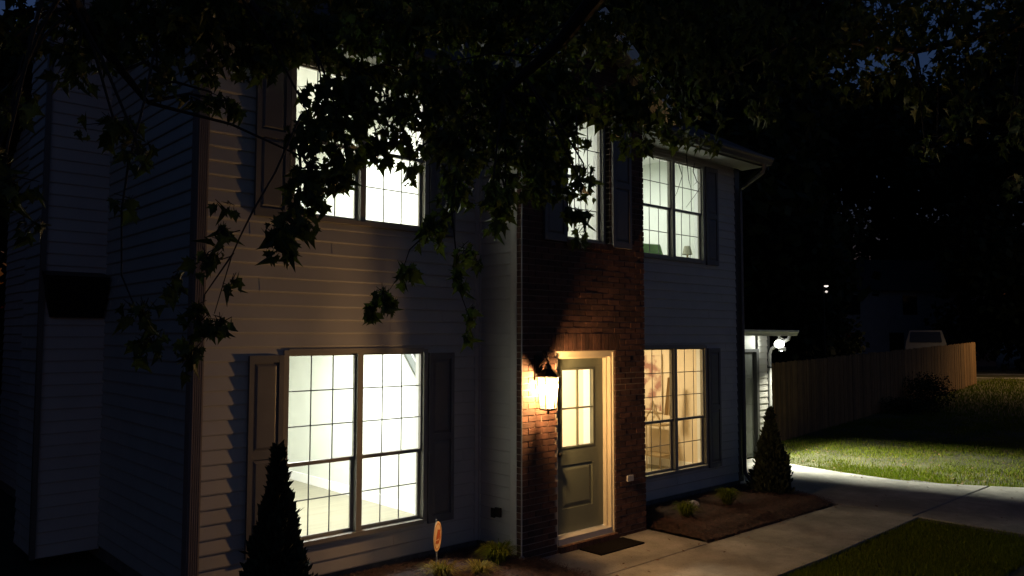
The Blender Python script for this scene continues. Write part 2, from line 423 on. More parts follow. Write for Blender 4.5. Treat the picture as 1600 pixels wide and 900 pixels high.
# fluted corner post front left
b = MB(); W1 = .075
b.box(XL-.022,XL+W1,YF-.022,YF+.001,.12,5.12); b.box(XL-.022,XL+.001,YF+.0015,YF+.11,.12,5.12)
for k in range(5): b.box(XL-.016+k*.018, XL-.008+k*.018, YF-.030, YF-.0215, .12, 5.12)
for k in range(5): b.box(XL-.030, XL-.0215, YF-.006+k*.024, YF+.004+k*.024, .12, 5.12)
b.build('corner_post', mat('corner_vinyl',(.20,.165,.15),.5,.06,6), house)
# right corner post
b = MB(); b.box(XR-.115,XR+.022,YF-.022,YF+.001,.12,5.12); b.box(XR-.001,XR+.022,YF+.0015,YF+.09,.12,5.12)
b.build('corner_post', DARKTRIM, house)
# inner corner post where the entrance bay meets the left wall
b = MB(); b.box(5.715,5.765,YF-.024,YF-.001,.14,5.12); b.box(5.765,5.789,YF-.05,YF-.001,.14,5.12); b.build('corner_post', TRIM, house)

# ---- entrance bay: sided left return, brick front, right return
ret = lambda s, o, z: (5.79-o, s, z)
siding(ret, YB+.17, YF-.05, .14, 5.12, [], exp=.127).build('bay_side_wall', SIDING, house)
b = MB(); b.box(5.764,5.789,YB+.075,YB+.17,.10,5.12); b.build('corner_post', TRIM, house)
siding(lambda s,o,z:(7.85+o,s,z), YB+.1, YF, .14, 5.12, [], exp=.127).build('bay_side_wall', SIDING, house)
BX0, BX1 = 5.772, 7.872
DOOR = (6.305,7.305,.10,2.235)
UC = (6.50,7.235,3.50,5.03)
bops = [DOOR, (UC[0],UC[1],UC[2],UC[3])]
SOL = (6.22,7.39,2.235,2.44)
b = MB()
for (xa,xb,za,zb) in bands(0, 5.12, BX0+.006, BX1-.006, bops): b.box(xa,xb,YB+.009,YB+.10,za,zb)
b.build('mortar_wall', MORTAR, house)
b = MB(); CH = .0677; row = 0; z = .0
while z < 6.0:
    gl0, gl1 = (BX0, BX1) if z < 5.05 else (6.82-(6.08-z)*1.46, 6.82+(6.08-z)*1.46)
    gl0, gl1 = max(BX0,gl0), min(BX1,gl1)
    x = BX0 - (0 if row%2 else .1015)
    while x < BX1:
        xa, xb = max(x, gl0), min(x+.193, gl1); za, zb = z+.005, z+CH-.005
        segs = [(xa, xb)]
        for o in bops + [SOL]:
            if o[2]-.02 < (za+zb)/2 < o[3]+.01:
                ns = []
                for c, d in segs:
                    if d <= o[0] or c >= o[1]: ns.append((c,d))
                    else:
                        if c < o[0]: ns.append((c, o[0]))
                        if d > o[1]: ns.append((o[1], d))
                segs = ns
        for c, d in segs:
            if d-c > .03:
                q = rnd.uniform(-.003,.003); e = rnd.uniform(-.0025,.0025)
                left = BX0-rnd.uniform(0,.004) if abs(c-BX0) < 1e-6 else c+.0
                right = BX1+rnd.uniform(-.004,.006) if abs(d-BX1) < 1e-6 else d
                b.box(left, right, YB+q, YB+.0999-.003*rnd.random(), za+e*.4, zb+e*.4)
        x += .203
    z += CH; row += 1
# soldier course over the door
n = 17; wd = (SOL[1]-SOL[0])/n
for k in range(n): b.box(SOL[0]+k*wd+.004, SOL[0]+(k+1)*wd-.005, YB+rnd.uniform(-.004,.001), YB+.098, SOL[2]+.004, SOL[3]-.006)
# rowlock sill under the upper window and at the threshold
for k in range(12): b.box(6.44+k*.0695+.003, 6.44+(k+1)*.0695-.004, YB-.03, YB+.09, UC[2]-.075, UC[2]-.006)
for k in range(15): b.box(6.32+k*.066+.003, 6.32+(k+1)*.066-.004, YB-.045, YB+.09, .035, .098)
b.build('brick_wall', BRICK, house)

def window(x0,x1,z0,z1,mull,rail,ru,rl,y,parent,cols=3,single=False,jd=.14):
    """twin double hung window; y is the wall plane"""
    fr = MB(); f = .038; yo = y-.028
    fr.box(x0-.012,x0+f,yo,y+.07,z0,z1); fr.box(x1-f,x1+.012,yo,y+.07,z0,z1)
    fr.box(x0+f,x1-f,yo,y+.07,z1-f,z1+.012); fr.box(x0+f,x1-f,yo-.02,y+.07,z0-.012,z0+.03)
    if not single: fr.box(mull-.032,mull+.032,yo+.004,y+.07,z0+.03,z1-f)
    wf = fr.build('window', WFRAME, parent)
    cells = [(x0+f, x1-f)] if single else [(x0+f, mull-.032), (mull+.032, x1-f)]
    sh = MB(); gl = MB(); mn = MB()
    for (a, c) in cells:
        # upper sash outer track, lower sash inner track
        for (za, zb, yy, rows, s) in ((rail-.018, z1-f, y+.006, ru, .018), (z0+.03, rail+.018, y+.034, rl, .034)):
            t = .024
            sh.box(a,a+s,yy,yy+t,za,zb); sh.box(c-s,c,yy,yy+t,za,zb)
            sh.box(a+s,c-s,yy,yy+t,zb-(s if za<rail-.1 else .018),zb); sh.box(a+s,c-s,yy,yy+t,za,za+(.036 if za>rail-.1 else s))
            ga, gc, gb, gt = a+s, c-s, za+(.036 if za>rail-.1 else s), zb-(s if za<rail-.1 else .018)
            gl.quad((ga,yy+.012,gb),(gc,yy+.012,gb),(gc,yy+.012,gt),(ga,yy+.012,gt))
            for k in range(1,cols): 
                xm = ga+(gc-ga)*k/cols; mn.box(xm-.0058,xm+.0058,yy+.0135,yy+.0175,gb,gt)
            for k in range(1,rows):
                zm = gb+(gt-gb)*k/rows; mn.box(ga,gc,yy+.0180,yy+.022,zm-.0058,zm+.0058)
    sh.build('sash', WFRAME, wf); gl.build('pane', GLASS, wf); mn.build('muntin', SHUT, wf)
    # painted inner jamb linking to the room
    j = MB(); e = .03
    j.box(x0-.0,x0+e,y+.071,y+jd,z0,z1); j.box(x1-e,x1,y+.071,y+jd,z0,z1); j.box(x0+e,x1-e,y+.071,y+jd,z1-e,z1); j.box(x0+e,x1-e,y+.071,y+jd+.03,z0,z0+e)
    j.build('inner_jamb', BASEB, wf)
    return wf
for k, v in WINS.items(): window(*v, YF, house)
window(UC[0],UC[1],UC[2],UC[3],0,4.27,2,2,YB+.105,house,single=True)

def shutter(x0,x1,z0,z1,y):
    b = MB(); s = .045; zm = z0+(z1-z0)*.50
    b.box(x0,x1,y-.020,y-.004,z0,z1)
    b.box(x0,x0+s,y-.036,y-.0195,z0,z1); b.box(x1-s,x1,y-.036,y-.0195,z0,z1)
    for (a,c) in ((z0,z0+.075),(zm-.035,zm+.035),(z1-.065,z1)): b.box(x0+s,x1-s,y-.035,y-.0195,a,c)
    o = b.build('shutter', SHUT, house)
    p = MB()
    for (a,c) in ((z0+.075,zm-.035),(zm+.035,z1-.065)):
        q = .022; xa,xb = x0+s+.012, x1-s-.012; a += .012; c -= .012
        p.add([(xa,y-.0205,a),(xb,y-.0205,a),(xb,y-.0205,c),(xa,y-.0205,c),(xa+q,y-.032,a+q),(xb-q,y-.032,a+q),(xb-q,y-.032,c-q),(xa+q,y-.032,c-q)],
              [(4,5,6,7),(0,1,5,4),(1,2,6,5),(2,3,7,6),(3,0,4,7)])
    p.build('raised_panel', SHUT, o)
for (x0,x1,z0,z1) in ((3.065,3.395,.43,2.225),(5.065,5.40,.43,2.225),(3.085,3.415,3.50,5.04),(5.06,5.40,3.50,5.04),(10.31,10.63,.43,2.225),(10.31,10.63,3.50,5.02),(8.37,8.70,.43,2.225),(8.37,8.70,3.50,5.02)):
    shutter(x0,x1,z0,z1,YF-.016)
shutter(6.09,6.44,3.47,5.0,YB-.001); shutter(7.25,7.60,3.47,5.0,YB-.001)

# ---- front door, jamb, threshold
YD = YB+.14
fr = MB(); fr.box(6.305,6.352,YB+.035,YD+.06,.10,2.235); fr.box(7.258,7.305,YB+.035,YD+.06,.10,2.235); fr.box(6.352,7.258,YB+.035,YD+.06,2.165,2.235)
fr.box(7.236,7.2575,YD-.052,YD-.002,.16,2.165); fr.box(6.352,7.236,YD-.052,YD-.002,2.148,2.1645)
fr.box(7.287,7.3045,YB+.018,YB+.0345,.10,2.235); fr.box(6.305,7.2865,YB+.018,YB+.0345,2.218,2.2345)
fr.build('door_frame', JAMB, house)
MB().box(6.352,7.258,YB+.02,YD+.05,.10,.165).build('threshold', GALV, house)
dx0, dx1, dz0, dz1 = 6.353, 7.235, .178, 2.147
gx0, gx1, gz0, gz1 = 6.53, 7.055, 1.145, 2.02
b = MB()
for (xa,xb,za,zb) in bands(dz0,dz1,dx0,dx1,[(gx0,gx1,gz0,gz1),(6.53,7.045,.45,.94)]): b.box(xa,xb,YD,YD+.045,za,zb)
door = b.build('front_door', DOORP, house)
b = MB(); b.box(6.5301,7.0449,YD+.014,YD+.03,.4501,.9399); q = .04; xa,xb,za,zb = 6.548,7.027,.468,.922
b.add([(xa,YD+.0135,za),(xb,YD+.0135,za),(xb,YD+.0135,zb),(xa,YD+.0135,zb),(xa+q,YD+.003,za+q),(xb-q,YD+.003,za+q),(xb-q,YD+.003,zb-q),(xa+q,YD+.003,zb-q)],[(4,5,6,7),(0,1,5,4),(1,2,6,5),(2,3,7,6),(3,0,4,7)])
b.build('door_panel', DOORP, door)
b = MB(); t = .016; b.box(gx0,gx1,YD-.008,YD-.0005,gz0-t,gz0+.004); b.box(gx0,gx1,YD-.008,YD-.0005,gz1-.004,gz1+t); b.box(gx0-t,gx0,YD-.008,YD-.0005,gz0-t,gz1+t); b.box(gx1,gx1+t,YD-.008,YD-.0005,gz0-t,gz1+t)
b.box(6.782,6.803,YD-.006,YD+.018,gz0+.0045,gz1-.0045); b.box(gx0+.0005,6.7815,YD-.005,YD+.018,1.567,1.587); b.box(6.8035,gx1-.0005,YD-.005,YD+.018,1.567,1.587)
b.build('glazing_bar', DOORP, door)
MB().quad((gx0,YD+.02,gz0),(gx1,YD+.02,gz0),(gx1,YD+.02,gz1),(gx0,YD+.02,gz1)).build('pane', GLASS, door)
b = MB(); b.tube([(6.42,YD-.004,1.08),(6.42,YD-.05,1.08)],.012); b.lathe((0,0,0),[],3) if False else None
b.tube([(6.42,YD-.05,1.08),(6.42,YD-.058,1.08),(6.42,YD-.085,1.08),(6.42,YD-.093,1.08)],[.016,.027,.027,.012],12); b.tube([(6.42,YD-.0005,1.08),(6.42,YD-.008,1.08)],.032,14); b.build('door_knob', METAL, door, True)
MB().tube([(6.42,YD-.0005,1.22),(6.42,YD-.02,1.22)],.027,14).build('deadbolt', METAL, door, True)

# ---- eaves, gutters, roofs
for xa, xb in ((XL-.16,5.60),(8.10,XR+.16)):
    MB().box(xa,xb,YF-.42,YF-.001,5.121,5.135).build('soffit', SOFF, house)
    MB().box(xa,xb,YF-.445,YF-.421,5.10,5.27).build('fascia', DARKTRIM, house)
def gutter(x0,x1,y,z,m_=DARKTRIM,parent=None):
    b = MB(); prof = [(0,0),(-.075,0),(-.085,.02),(-.10,.055),(-.125,.08),(-.125,.115),(-.115,.115),(-.115,.085),(-.07,.012),(-.006,.012),(-.006,.11),(0,.11)]
    n = len(prof); vv = [(x0,y+p,z+q) for p,q in prof]+[(x1,y+p,z+q) for p,q in prof]
    b.add(vv, [(i,(i+1)%n,n+(i+1)%n,n+i) for i in range(n)]+[(0,1,2,3,4,5),(n,n+1,n+2,n+3,n+4,n+5)])
    return b.build('gutter', m_, parent or house)
gutter(XL-.16,5.58,YF-.446,5.12); gutter(8.12,XR+.16,YF-.446,5.12)
# downspout at right corner with elbow foot
def downspout(pts, m_, parent, w_=.035):
    b = MB(); b.tube(pts, w_, 6)
    return b.build('downspout', m_, parent)
downspout([(XR-.02,YF-.50,5.12),(XR-.02,YF-.48,5.0),(XR-.02,YF-.07,4.78),(XR-.02,YF-.065,4.6),(XR-.02,YF-.065,.26),(XR+.04,YF-.12,.15),(XR+.20,YF-.2,.10)], DARKTRIM, house)
# thin conduit on the brick corner
b = MB(); b.tube([(5.752,YB-.02,5.1),(5.752,YB-.02,.09)],.009,6); b.tube([(5.752,YB-.02,.10),(5.752,YB-.02,.03)],.03,10); b.build('conduit', SOFF, house)
# main roof
b = MB(); zr = 5.22+PITCH*(YR-YF+.9)/2
for s in (1,-1):
    ye = YF-.45 if s==1 else YR+.45
    b.add([(XL-.22,ye,5.22),(XR+.22,ye,5.22),(XR+.22,YM,zr),(XL-.22,YM,zr),(XL-.22,ye,5.28),(XR+.22,ye,5.28),(XR+.22,YM,zr+.06),(XL-.22,YM,zr+.06)],
          [(0,1,2,3),(4,5,6,7),(0,1,5,4),(1,2,6,5),(3,0,4,7)])
b.build('roof', SHINGLE, house)
for xa, xb in ((XL-.20,XL-.175),(XR+.175,XR+.20)):
    b = MB()
    for s in (1,-1):
        ye = YF-.45 if s==1 else YR+.45
        b.add([(xa,ye,5.06),(xb,ye,5.06),(xb,YM,zr-.16),(xa,YM,zr-.16),(xa,ye,5.219),(xb,ye,5.219),(xb,YM,zr-.001),(xa,YM,zr-.001)],[(0,1,2,3),(0,1,5,4),(1,2,6,5),(3,0,4,7)])
    b.build('rake_board', DARKTRIM, house)
# bay gable
GX, GZ = 6.82, 6.16; ex0, ex1, ez = 5.42, 8.30, 5.18; y0, y1 = YB-.28, 9.0
b = MB()
for e in (ex0, ex1):
    b.add([(e,y0,ez),(GX,y0,GZ),(GX,y1,GZ),(e,y1,ez),(e,y0,ez+.06),(GX,y0,GZ+.06),(GX,y1,GZ+.06),(e,y1,ez+.06)],[(0,1,2,3),(4,5,6,7),(0,1,5,4),(2,3,7,6),(3,0,4,7)])
b.build('bay_roof', SHINGLE, house)
b = MB()
for e in (ex0, ex1): b.add([(e,y0-.022,ez-.14),(GX,y0-.022,GZ-.14),(GX,y0-.022,GZ+.05),(e,y0-.022,ez+.05),(e,y0-.001,ez-.14),(GX,y0-.001,GZ-.14),(GX,y0-.001,GZ+.05),(e,y0-.001,ez+.05)],[(0,1,2,3),(4,5,6,7),(0,1,5,4),(3,2,6,7)])
b.build('bay_rake_board', WHITE, house)
b = MB()
for e in (ex0, ex1):
    b.add([(e,y0,ez-.06),(GX,y0,GZ-.06),(GX,YB,GZ-.06),(e,YB,ez-.06)],[(0,1,2,3)])
b.box(ex1-.3,ex1,YB,YF,ez-.055,ez-.045); b.box(ex0,ex0+.3,YB,YF,ez-.055,ez-.045)
b.build('bay_soffit', SOFF, house)
b = MB(); y0, y1 = YB+.009, YB+.10
b.add([(BX0+.01,y0,5.1205),(BX1-.01,y0,5.1205),(BX1-.01,y0,5.30),(GX,y0,6.06),(BX0+.01,y0,5.30),(BX0+.01,y1,5.1205),(BX1-.01,y1,5.1205),(BX1-.01,y1,5.30),(GX,y1,6.06),(BX0+.01,y1,5.30)],[(0,1,2,3,4),(9,8,7,6,5),(2,7,8,3),(3,8,9,4)])
b.build('gable_mortar', MORTAR, house)

# ---- chimney chase on the left gable wall
CX, CY0, CY1 = 1.98, 9.45, 10.35
b1 = siding(lambda s,o,z:(s,CY0-o,z), CX, XL, .1, 7.9)
b2 = siding(lambda s,o,z:(CX-o,s,z), CY0+.03, CY1, .1, 7.9); b1.add(b2.v, b2.f)
b1.box(CX+.01,XL+.3,CY1-.02,CY1,.1,7.9)
ch = b1.build('chimney_chase', SIDING, house)
b = MB(); b.box(CX-.05,CX+.0,CY0-.05,CY0+.0,.1,7.9); b.build('corner_post', DARKTRIM, ch)
b = MB(); b.box(CX-.1,XL+.35,CY0-.1,CY1+.1,7.9,8.0); b.build('chimney_cap', METAL, ch)
# dark hood on the chase
b = MB(); z0,z1 = 2.60,3.09; ya, yb_ = CY0-.03, CY0-.26
b.add([(1.94,yb_,z1-.06),(2.55,yb_,z1-.06),(2.55,ya,z1),(1.94,ya,z1),(2.03,ya-.03,z0),(2.55,ya-.03,z0),(2.55,ya,z0),(2.03,ya,z0)],[(0,1,2,3),(4,5,6,7),(0,1,5,4),(1,2,6,5),(2,3,7,6),(3,0,4,7)])
b.build('vent_hood', METAL, ch)

# ---- hose/outlet box on the bay side wall and plaque by the door
b = MB(); b.box(5.745,5.773,6.44,6.52,.45,.55); b.box(5.755,5.773,6.54,6.60,.43,.53); b.build('outlet_box', METAL, house)
MB().box(7.50,7.61,YB-.022,YB-.004,.665,.735).build('vent_plate', GALV, house)

# ------------------------------------------------------------------ rooms behind the windows
def room(x0,x1,y0,y1,z0,z1,ops,wm,fm,right=True):
    """inward shell with the front wall pierced by ops"""
    t = .05
    MB().box(x0-t,x1+t,y0,y1,z0-.05,z0).build('room_floor', fm, house)
    MB().box(x0-t,x1+t,y0,y1,z1,z1+.05).build('room_ceiling', ROOMC, house)
    b = MB()
    b.box(x0-t,x0,y0,y1,z0+.0005,z1-.0005); b.box(x1,x1+t,y0,y1,z0+.0005,z1-.0005); b.box(x0-t,x1+t,y1+.001,y1+t,z0,z1)
    for (xa,xb,za,zb) in bands(z0+.0005,z1-.0005,x0+.0005,x1-.0005,ops): b.box(xa,xb,y0,y0+.03,za,zb)
    b.build('room_wall', wm, house)
    b = MB(); h = .13
    b.box(x0,x0+.015,y0+.031,y1,z0+.001,z0+h); b.box(x1-.015,x1,y0+.031,y1,z0+.001,z0+h); b.box(x0+.016,x1-.016,y1-.015,y1,z0+.001,z0+h)
    b.build('baseboard', BASEB, house)
YI = YF+.11
def rop(k): v = WINS[k]; return (v[0]+.0,v[1]-.0,v[2],v[3])
room(2.75,5.84,YI,11.6,.20,2.78,[rop('LL')],ROOMW,OAK)
room(2.75,5.84,YI,10.9,3.05,5.45,[rop('UL')],ROOMW,OAK)
room(8.00,11.10,YI,9.9,.20,2.78,[rop('LR')],WARMW,OAK)
room(8.00,11.10,YI,10.3,3.05,5.45,[rop('UR')],ROOMW,OAK)
room(5.95,7.75,YD+.07,10.5,.175,2.78,[(6.36,7.25,.175,2.16)],WARMW,OAK)
room(5.95,7.75,YB+.22,9.9,3.05,5.45,[(UC[0],UC[1],UC[2],UC[3])],ROOMW,OAK)
# shade of the stair opening painted as a flat grey wall panel, with handrail
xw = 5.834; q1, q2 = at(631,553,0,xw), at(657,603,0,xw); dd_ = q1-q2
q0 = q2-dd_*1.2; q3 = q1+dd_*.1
b = MB(); b.add([(xw,q3.y,min(2.775,q3.z)),(xw,q0.y,max(.4,q0.z)),(xw,q0.y,2.775),(xw,q3.y,2.775)],[(0,1,2,3)]); b.build('stair_panel', mat('stair_shadow_paint',(.20,.22,.21),.8), house)
b = MB()
b.tube([(xw-.03,q3.y,q3.z),(xw-.03,q0.y,q0.z)],.016,8); b.tube([(xw-.03,q3.y-.12,q3.z+.1),(xw-.03,q0.y,q0.z+.28)],.010,8)
b.build('handrail', BASEB, house)

def ceil_light(x, y, z, power, col, label, size=.42, k=1.0):
    t = thing('ceiling_light', label, 'ceiling light', (x,y,z), 'ceiling lights inside the rooms')
    MB().lathe((x,y,z),[(.0,-.001),(.17,-.001),(.175,-.02),(.16,-.03)],20).build('fixture_base', GALV, t, True)
    MB().lathe((x,y,z),[(.155,-.03),(.14,-.06),(.09,-.085),(.0,-.092)],20).build('lamp_shade', emit('lit_dome', col, 3.0), t, True)
    ld = bpy.data.lights.new('ceiling_lamp','AREA'); ld.shape = 'DISK'; ld.size = size; ld.energy = power; ld.color = col; ld.spread = R(180)
    lo = bpy.data.objects.new('ceiling_lamp', ld); COL.objects.link(lo); lo.parent = t; lo.location = (0,0,-.11)
NEU = (1.0,.985,.95); WRM = (1.0,.78,.46); COOL = (.97,1.0,.93)
ceil_light(4.4,8.9,2.78,205,NEU,'lit dome light on the ceiling of the lower left front room')
ceil_light(4.3,8.8,5.45,230,NEU,'lit dome light on the ceiling of the upper left front room')
ceil_light(9.6,8.4,2.78,78,WRM,'warm dome light on the ceiling of the lower right front room')
ceil_light(9.6,8.6,5.45,72,COOL,'lit dome light on the ceiling of the upper right bedroom')
ceil_light(6.85,8.2,2.78,190,(1.0,.80,.56),'warm dome light on the ceiling of the entrance hall')
ceil_light(6.85,8.0,5.45,60,NEU,'lit dome light on the ceiling of the room above the front door')

# hallway content seen through the door glass: white cased opening
yc0, yc1 = at(913,620,0,7.74).y, at(927,620,0,7.74).y
MB().box(7.72,7.749,min(yc0,yc1),max(yc0,yc1),.18,2.25).build('interior_casing', BASEB, house)
# dining room: painting, etagere, curtain
XW = 11.095
a1, a2 = at(1036,588,0,XW), at(1008,642,0,XW)
ya, yb2, pz1, pz0 = a1.y, a2.y+.25, max(a1.z,2.1), a2.z
pic = thing('wall_picture', 'framed picture of pink blossoms on the warm lit wall at lower right', 'picture', (XW,(ya+yb2)/2,(pz0+pz1)/2))
def blossom():
    M = bpy.data.materials.new('blossom_print'); M.use_nodes = True; n = M.node_tree.nodes; l = M.node_tree.links; b_ = n['Principled BSDF']
    tc = n.new('ShaderNodeTexCoord'); nz = n.new('ShaderNodeTexNoise'); nz.inputs['Scale'].default_value = 5; nz.inputs['Detail'].default_value = 4
    l.new(tc.outputs['Object'], nz.inputs[0]); r = n.new('ShaderNodeValToRGB'); l.new(nz.outputs[0], r.inputs[0])
    r.color_ramp.elements[0].position = .40; r.color_ramp.elements[0].color = (.32,.16,.13,1); r.color_ramp.elements[1].position = .54; r.color_ramp.elements[1].color = (.64,.53,.40,1)
    l.new(r.outputs[0], b_.inputs['Base Color']); b_.inputs['Roughness'].default_value = .6; return M
GOLD = mat('brushed_gold', (.30,.22,.12), .45, .1, 20, metal=.2)
MB().box(XW-.02,XW-.002,ya+.02,yb2-.02,pz0+.02,pz1-.02).build('canvas', blossom(), pic)
b = MB()
for (xa,xb,za,zb) in ((ya,ya+.019,pz0,pz1),(yb2-.019,yb2,pz0,pz1),(ya+.0195,yb2-.0195,pz0,pz0+.019),(ya+.0195,yb2-.0195,pz1-.019,pz1)): b.box(XW-.03,XW-.0015,xa,xb,za,zb)
b.build('picture_frame', WARMW, pic)
e0 = at(1046,700,0,10.9).y; e1 = at(1012,700,0,10.9).y + .1
et = thing('etagere', 'gold metal shelf stand with curved arms behind the lower right window', 'shelf', (10.85,(e0+e1)/2,.2))
b = MB()
for xx in (10.65,11.0):
    for yy, sg_ in ((e0,1),((e0+e1)/2,1),(e1,-1)):
        b.tube([(xx,yy,.2),(xx,yy,1.0),(xx,yy+.03*sg_,1.06),(xx,yy+.10*sg_,1.14),(xx,yy+.13*sg_,1.30)],.011,6)
b.build('shelf_frame', GOLD, et)
for zz in (.42,.92):
    MB().box(10.65,11.0,e0,e1,zz,zz+.025).build('shelf', GOLD, et)
c1, c2 = at(1049,590,0,10.8), at(1040,660,0,10.8)
cu = MB(); n = 14; vv = []
for k in range(n+1):
    t_ = k/n; yy = c1.y+(c2.y-c1.y)*t_; xx = 10.82+.03*math.sin(k*1.7); vv += [(xx,c1.y-.01+(yy-c1.y)*1.25,1.10),(xx,c1.y+(yy-c1.y)*.55,c1.z)]
cu.add(vv, [(2*k,2*k+2,2*k+3,2*k+1) for k in range(n)])
co = cu.build('curtain', mat('tan_linen',(.46,.33,.19),.9,.1,30)); tag(co,'tan linen drape hanging beside the blossom picture in the lower right room','curtain')
# bedroom: bed with green pillow, table lamp
bed = thing('bed', 'white bed under the upper right window', 'bed', (9.0,8.0,3.05))
MB().box(8.35,9.55,7.05,9.2,3.05,3.50).build('mattress', mat('white_linen',(.72,.74,.70),.9,.04,4,.2,20), bed)
b = MB(); b.box(8.3,9.6,9.2,9.26,3.05,3.9); b.build('headboard', mat('pale_fabric',(.6,.62,.58),.9), bed)
def cushion(name, c, w_, h_, t_, rz, tilt, m_, label):
    b = MB(); n = 14; vv = []; ff = []
    M_ = Matrix.Rotation(rz,3,'Z') @ Matrix.Rotation(tilt,3,'X')
    for sgn in (1,-1):
        base = len(vv)
        for i in range(n+1):
            for j in range(n+1):
                u, v = i/n*2-1, j/n*2-1
                e = ((1-u**4)*(1-v**4))**.5; pin = 1-.10*(1-abs(u))*v*v
                p = Vector((u*w_/2*(1-.07*(1-v*v)), sgn*t_/2*e, v*h_/2*(1-.07*(1-u*u))))
                vv.append(Vector(c)+M_@p)
        for i in range(n):
            for j in range(n): ff.append((base+i*(n+1)+j, base+(i+1)*(n+1)+j, base+(i+1)*(n+1)+j+1, base+i*(n+1)+j+1))
    b.add(vv, ff); o = b.build(name, m_, None, True); tag(o, label, 'pillow'); return o
pc = at(1016,396,1,7.25)
cushion('pillow', (pc.x,7.25,pc.z), .50, .34, .15, R(-12), R(-22), mat('green_velvet',(.10,.19,.06),.8,.15,10), 'green pillow standing in the upper right window')
cushion('pillow', (pc.x+.30,7.5,pc.z-.02), .55, .34, .16, R(-5), R(-25), mat('white_cotton',(.75,.77,.73),.9), 'white pillow behind the green pillow in the upper right window')
lc = at(1074,398,1,7.6)
tl = thing('table_lamp', 'ornate brass table lamp seen through the upper right window', 'lamp', (lc.x,7.6,3.45))
MB().lathe((lc.x,7.6,3.48),[(.07,0),(.07,.02),(.03,.04),(.02,.08),(.05,.12),(.06,.16),(.03,.21),(.015,.25),(.02,.30),(.01,.38),(.0,.44)],14).build('lamp_base', GOLD, tl, True)
MB().lathe((lc.x,7.6,3.48),[(.085,.28),(.05,.42)],18).build('lamp_shade', mat('linen_shade',(.26,.25,.18),.9), tl, True)
ns = thing('nightstand', 'small pale nightstand under the brass lamp in the bedroom', 'nightstand', (lc.x,7.6,3.05))
MB().box(lc.x-.2,lc.x+.2,7.42,7.8,3.45,3.48).build('tabletop', BASEB, ns)
for sx in (-.18,.16):
    for sy in (7.44,7.76): MB().box(lc.x+sx,lc.x+sx+.02,sy,sy+.02,3.05,3.45).build('leg', BASEB, ns)

# ------------------------------------------------------------------ wall lantern
LX, LY = 6.008, 5.962
ln = thing('wall_lantern', 'black metal wall lantern glowing warm beside the front door', 'lantern', (LX,YB,2.0))
b = MB(); z0 = 1.625
b.lathe((LX,LY,z0),[(.0,-.05),(.012,-.045),(.02,-.03),(.01,-.018),(.05,-.012),(.098,0),(.098,.014),(.0,.014)],6)
zt = 1.965
b.lathe((LX,LY,zt),[(.0,.0),(.125,.0),(.14,.012),(.11,.045),(.07,.075),(.045,.095),(.04,.125),(.028,.135),(.016,.15),(.022,.165),(.0,.185)],6)
for k in range(6):
    a = 2*math.pi*(k+.5)/6; b.tube([(LX+.094*math.cos(a),LY+.094*math.sin(a),z0+.01),(LX+.118*math.cos(a),LY+.118*math.sin(a),zt+.004)],.0055,5)
b.build('lantern_body', METAL, ln)
b = MB()
b.box(LX-.055,LX+.055,YB-.022,YB-.003,1.93,2.20)
arc = [(LX,YB-.02,2.07)] + [(LX, YB-.02-.10*math.sin(t)-.05*t/3, 2.13+.07*(1-math.cos(t))-.02) for t in np.linspace(.4,3.1,9)] + [(LX,LY,zt+.17)]
b.tube([tuple(map(float,p)) for p in arc],.009,6)
sp = [(LX+.0, YB-.09-.045*math.cos(t)*(1-t/9), 2.03+.045*math.sin(t)*(1-t/9)) for t in np.linspace(0,6.0,16)]
b.tube([tuple(map(float,p)) for p in sp],.006,5)
b.build('wall_bracket', METAL, ln)
b = MB()
for k in range(6):
    a = 2*math.pi*(k+.5)/6; c = 2*math.pi*(k+1.5)/6; r0, r1 = .092, .116
    b.quad((LX+r0*math.cos(a),LY+r0*math.sin(a),z0+.014),(LX+r0*math.cos(c),LY+r0*math.sin(c),z0+.014),(LX+r1*math.cos(c),LY+r1*math.sin(c),zt),(LX+r1*math.cos(a),LY+r1*math.sin(a),zt))
b.build('lantern_glass', LGLASS, ln)
BULB = emit('bulb_glow', (1.0,.66,.30), 60)
for (bx,by) in ((LX+.036,LY+.022),(LX-.004,LY+.022)):
    MB().tube([(bx,by,z0+.014),(bx,by,z0+.165)],.011,8).build('candle_sleeve', JAMB, ln)
    MB().lathe((bx,by,z0+.165),[(.007,0),(.011,.02),(.012,.04),(.009,.07),(.003,.10),(.0,.105)],10).build('bulb', BULB, ln, True)
    pl = bpy.data.lights.new('candle_light','POINT'); pl.energy = 165; pl.color = (1.0,.58,.25); pl.shadow_soft_size = .036
    po = bpy.data.objects.new('candle_light', pl); COL.objects.link(po); po.parent = ln; po.location = Vector((bx,by,z0+.222))-Vector((LX,YB,2.0))

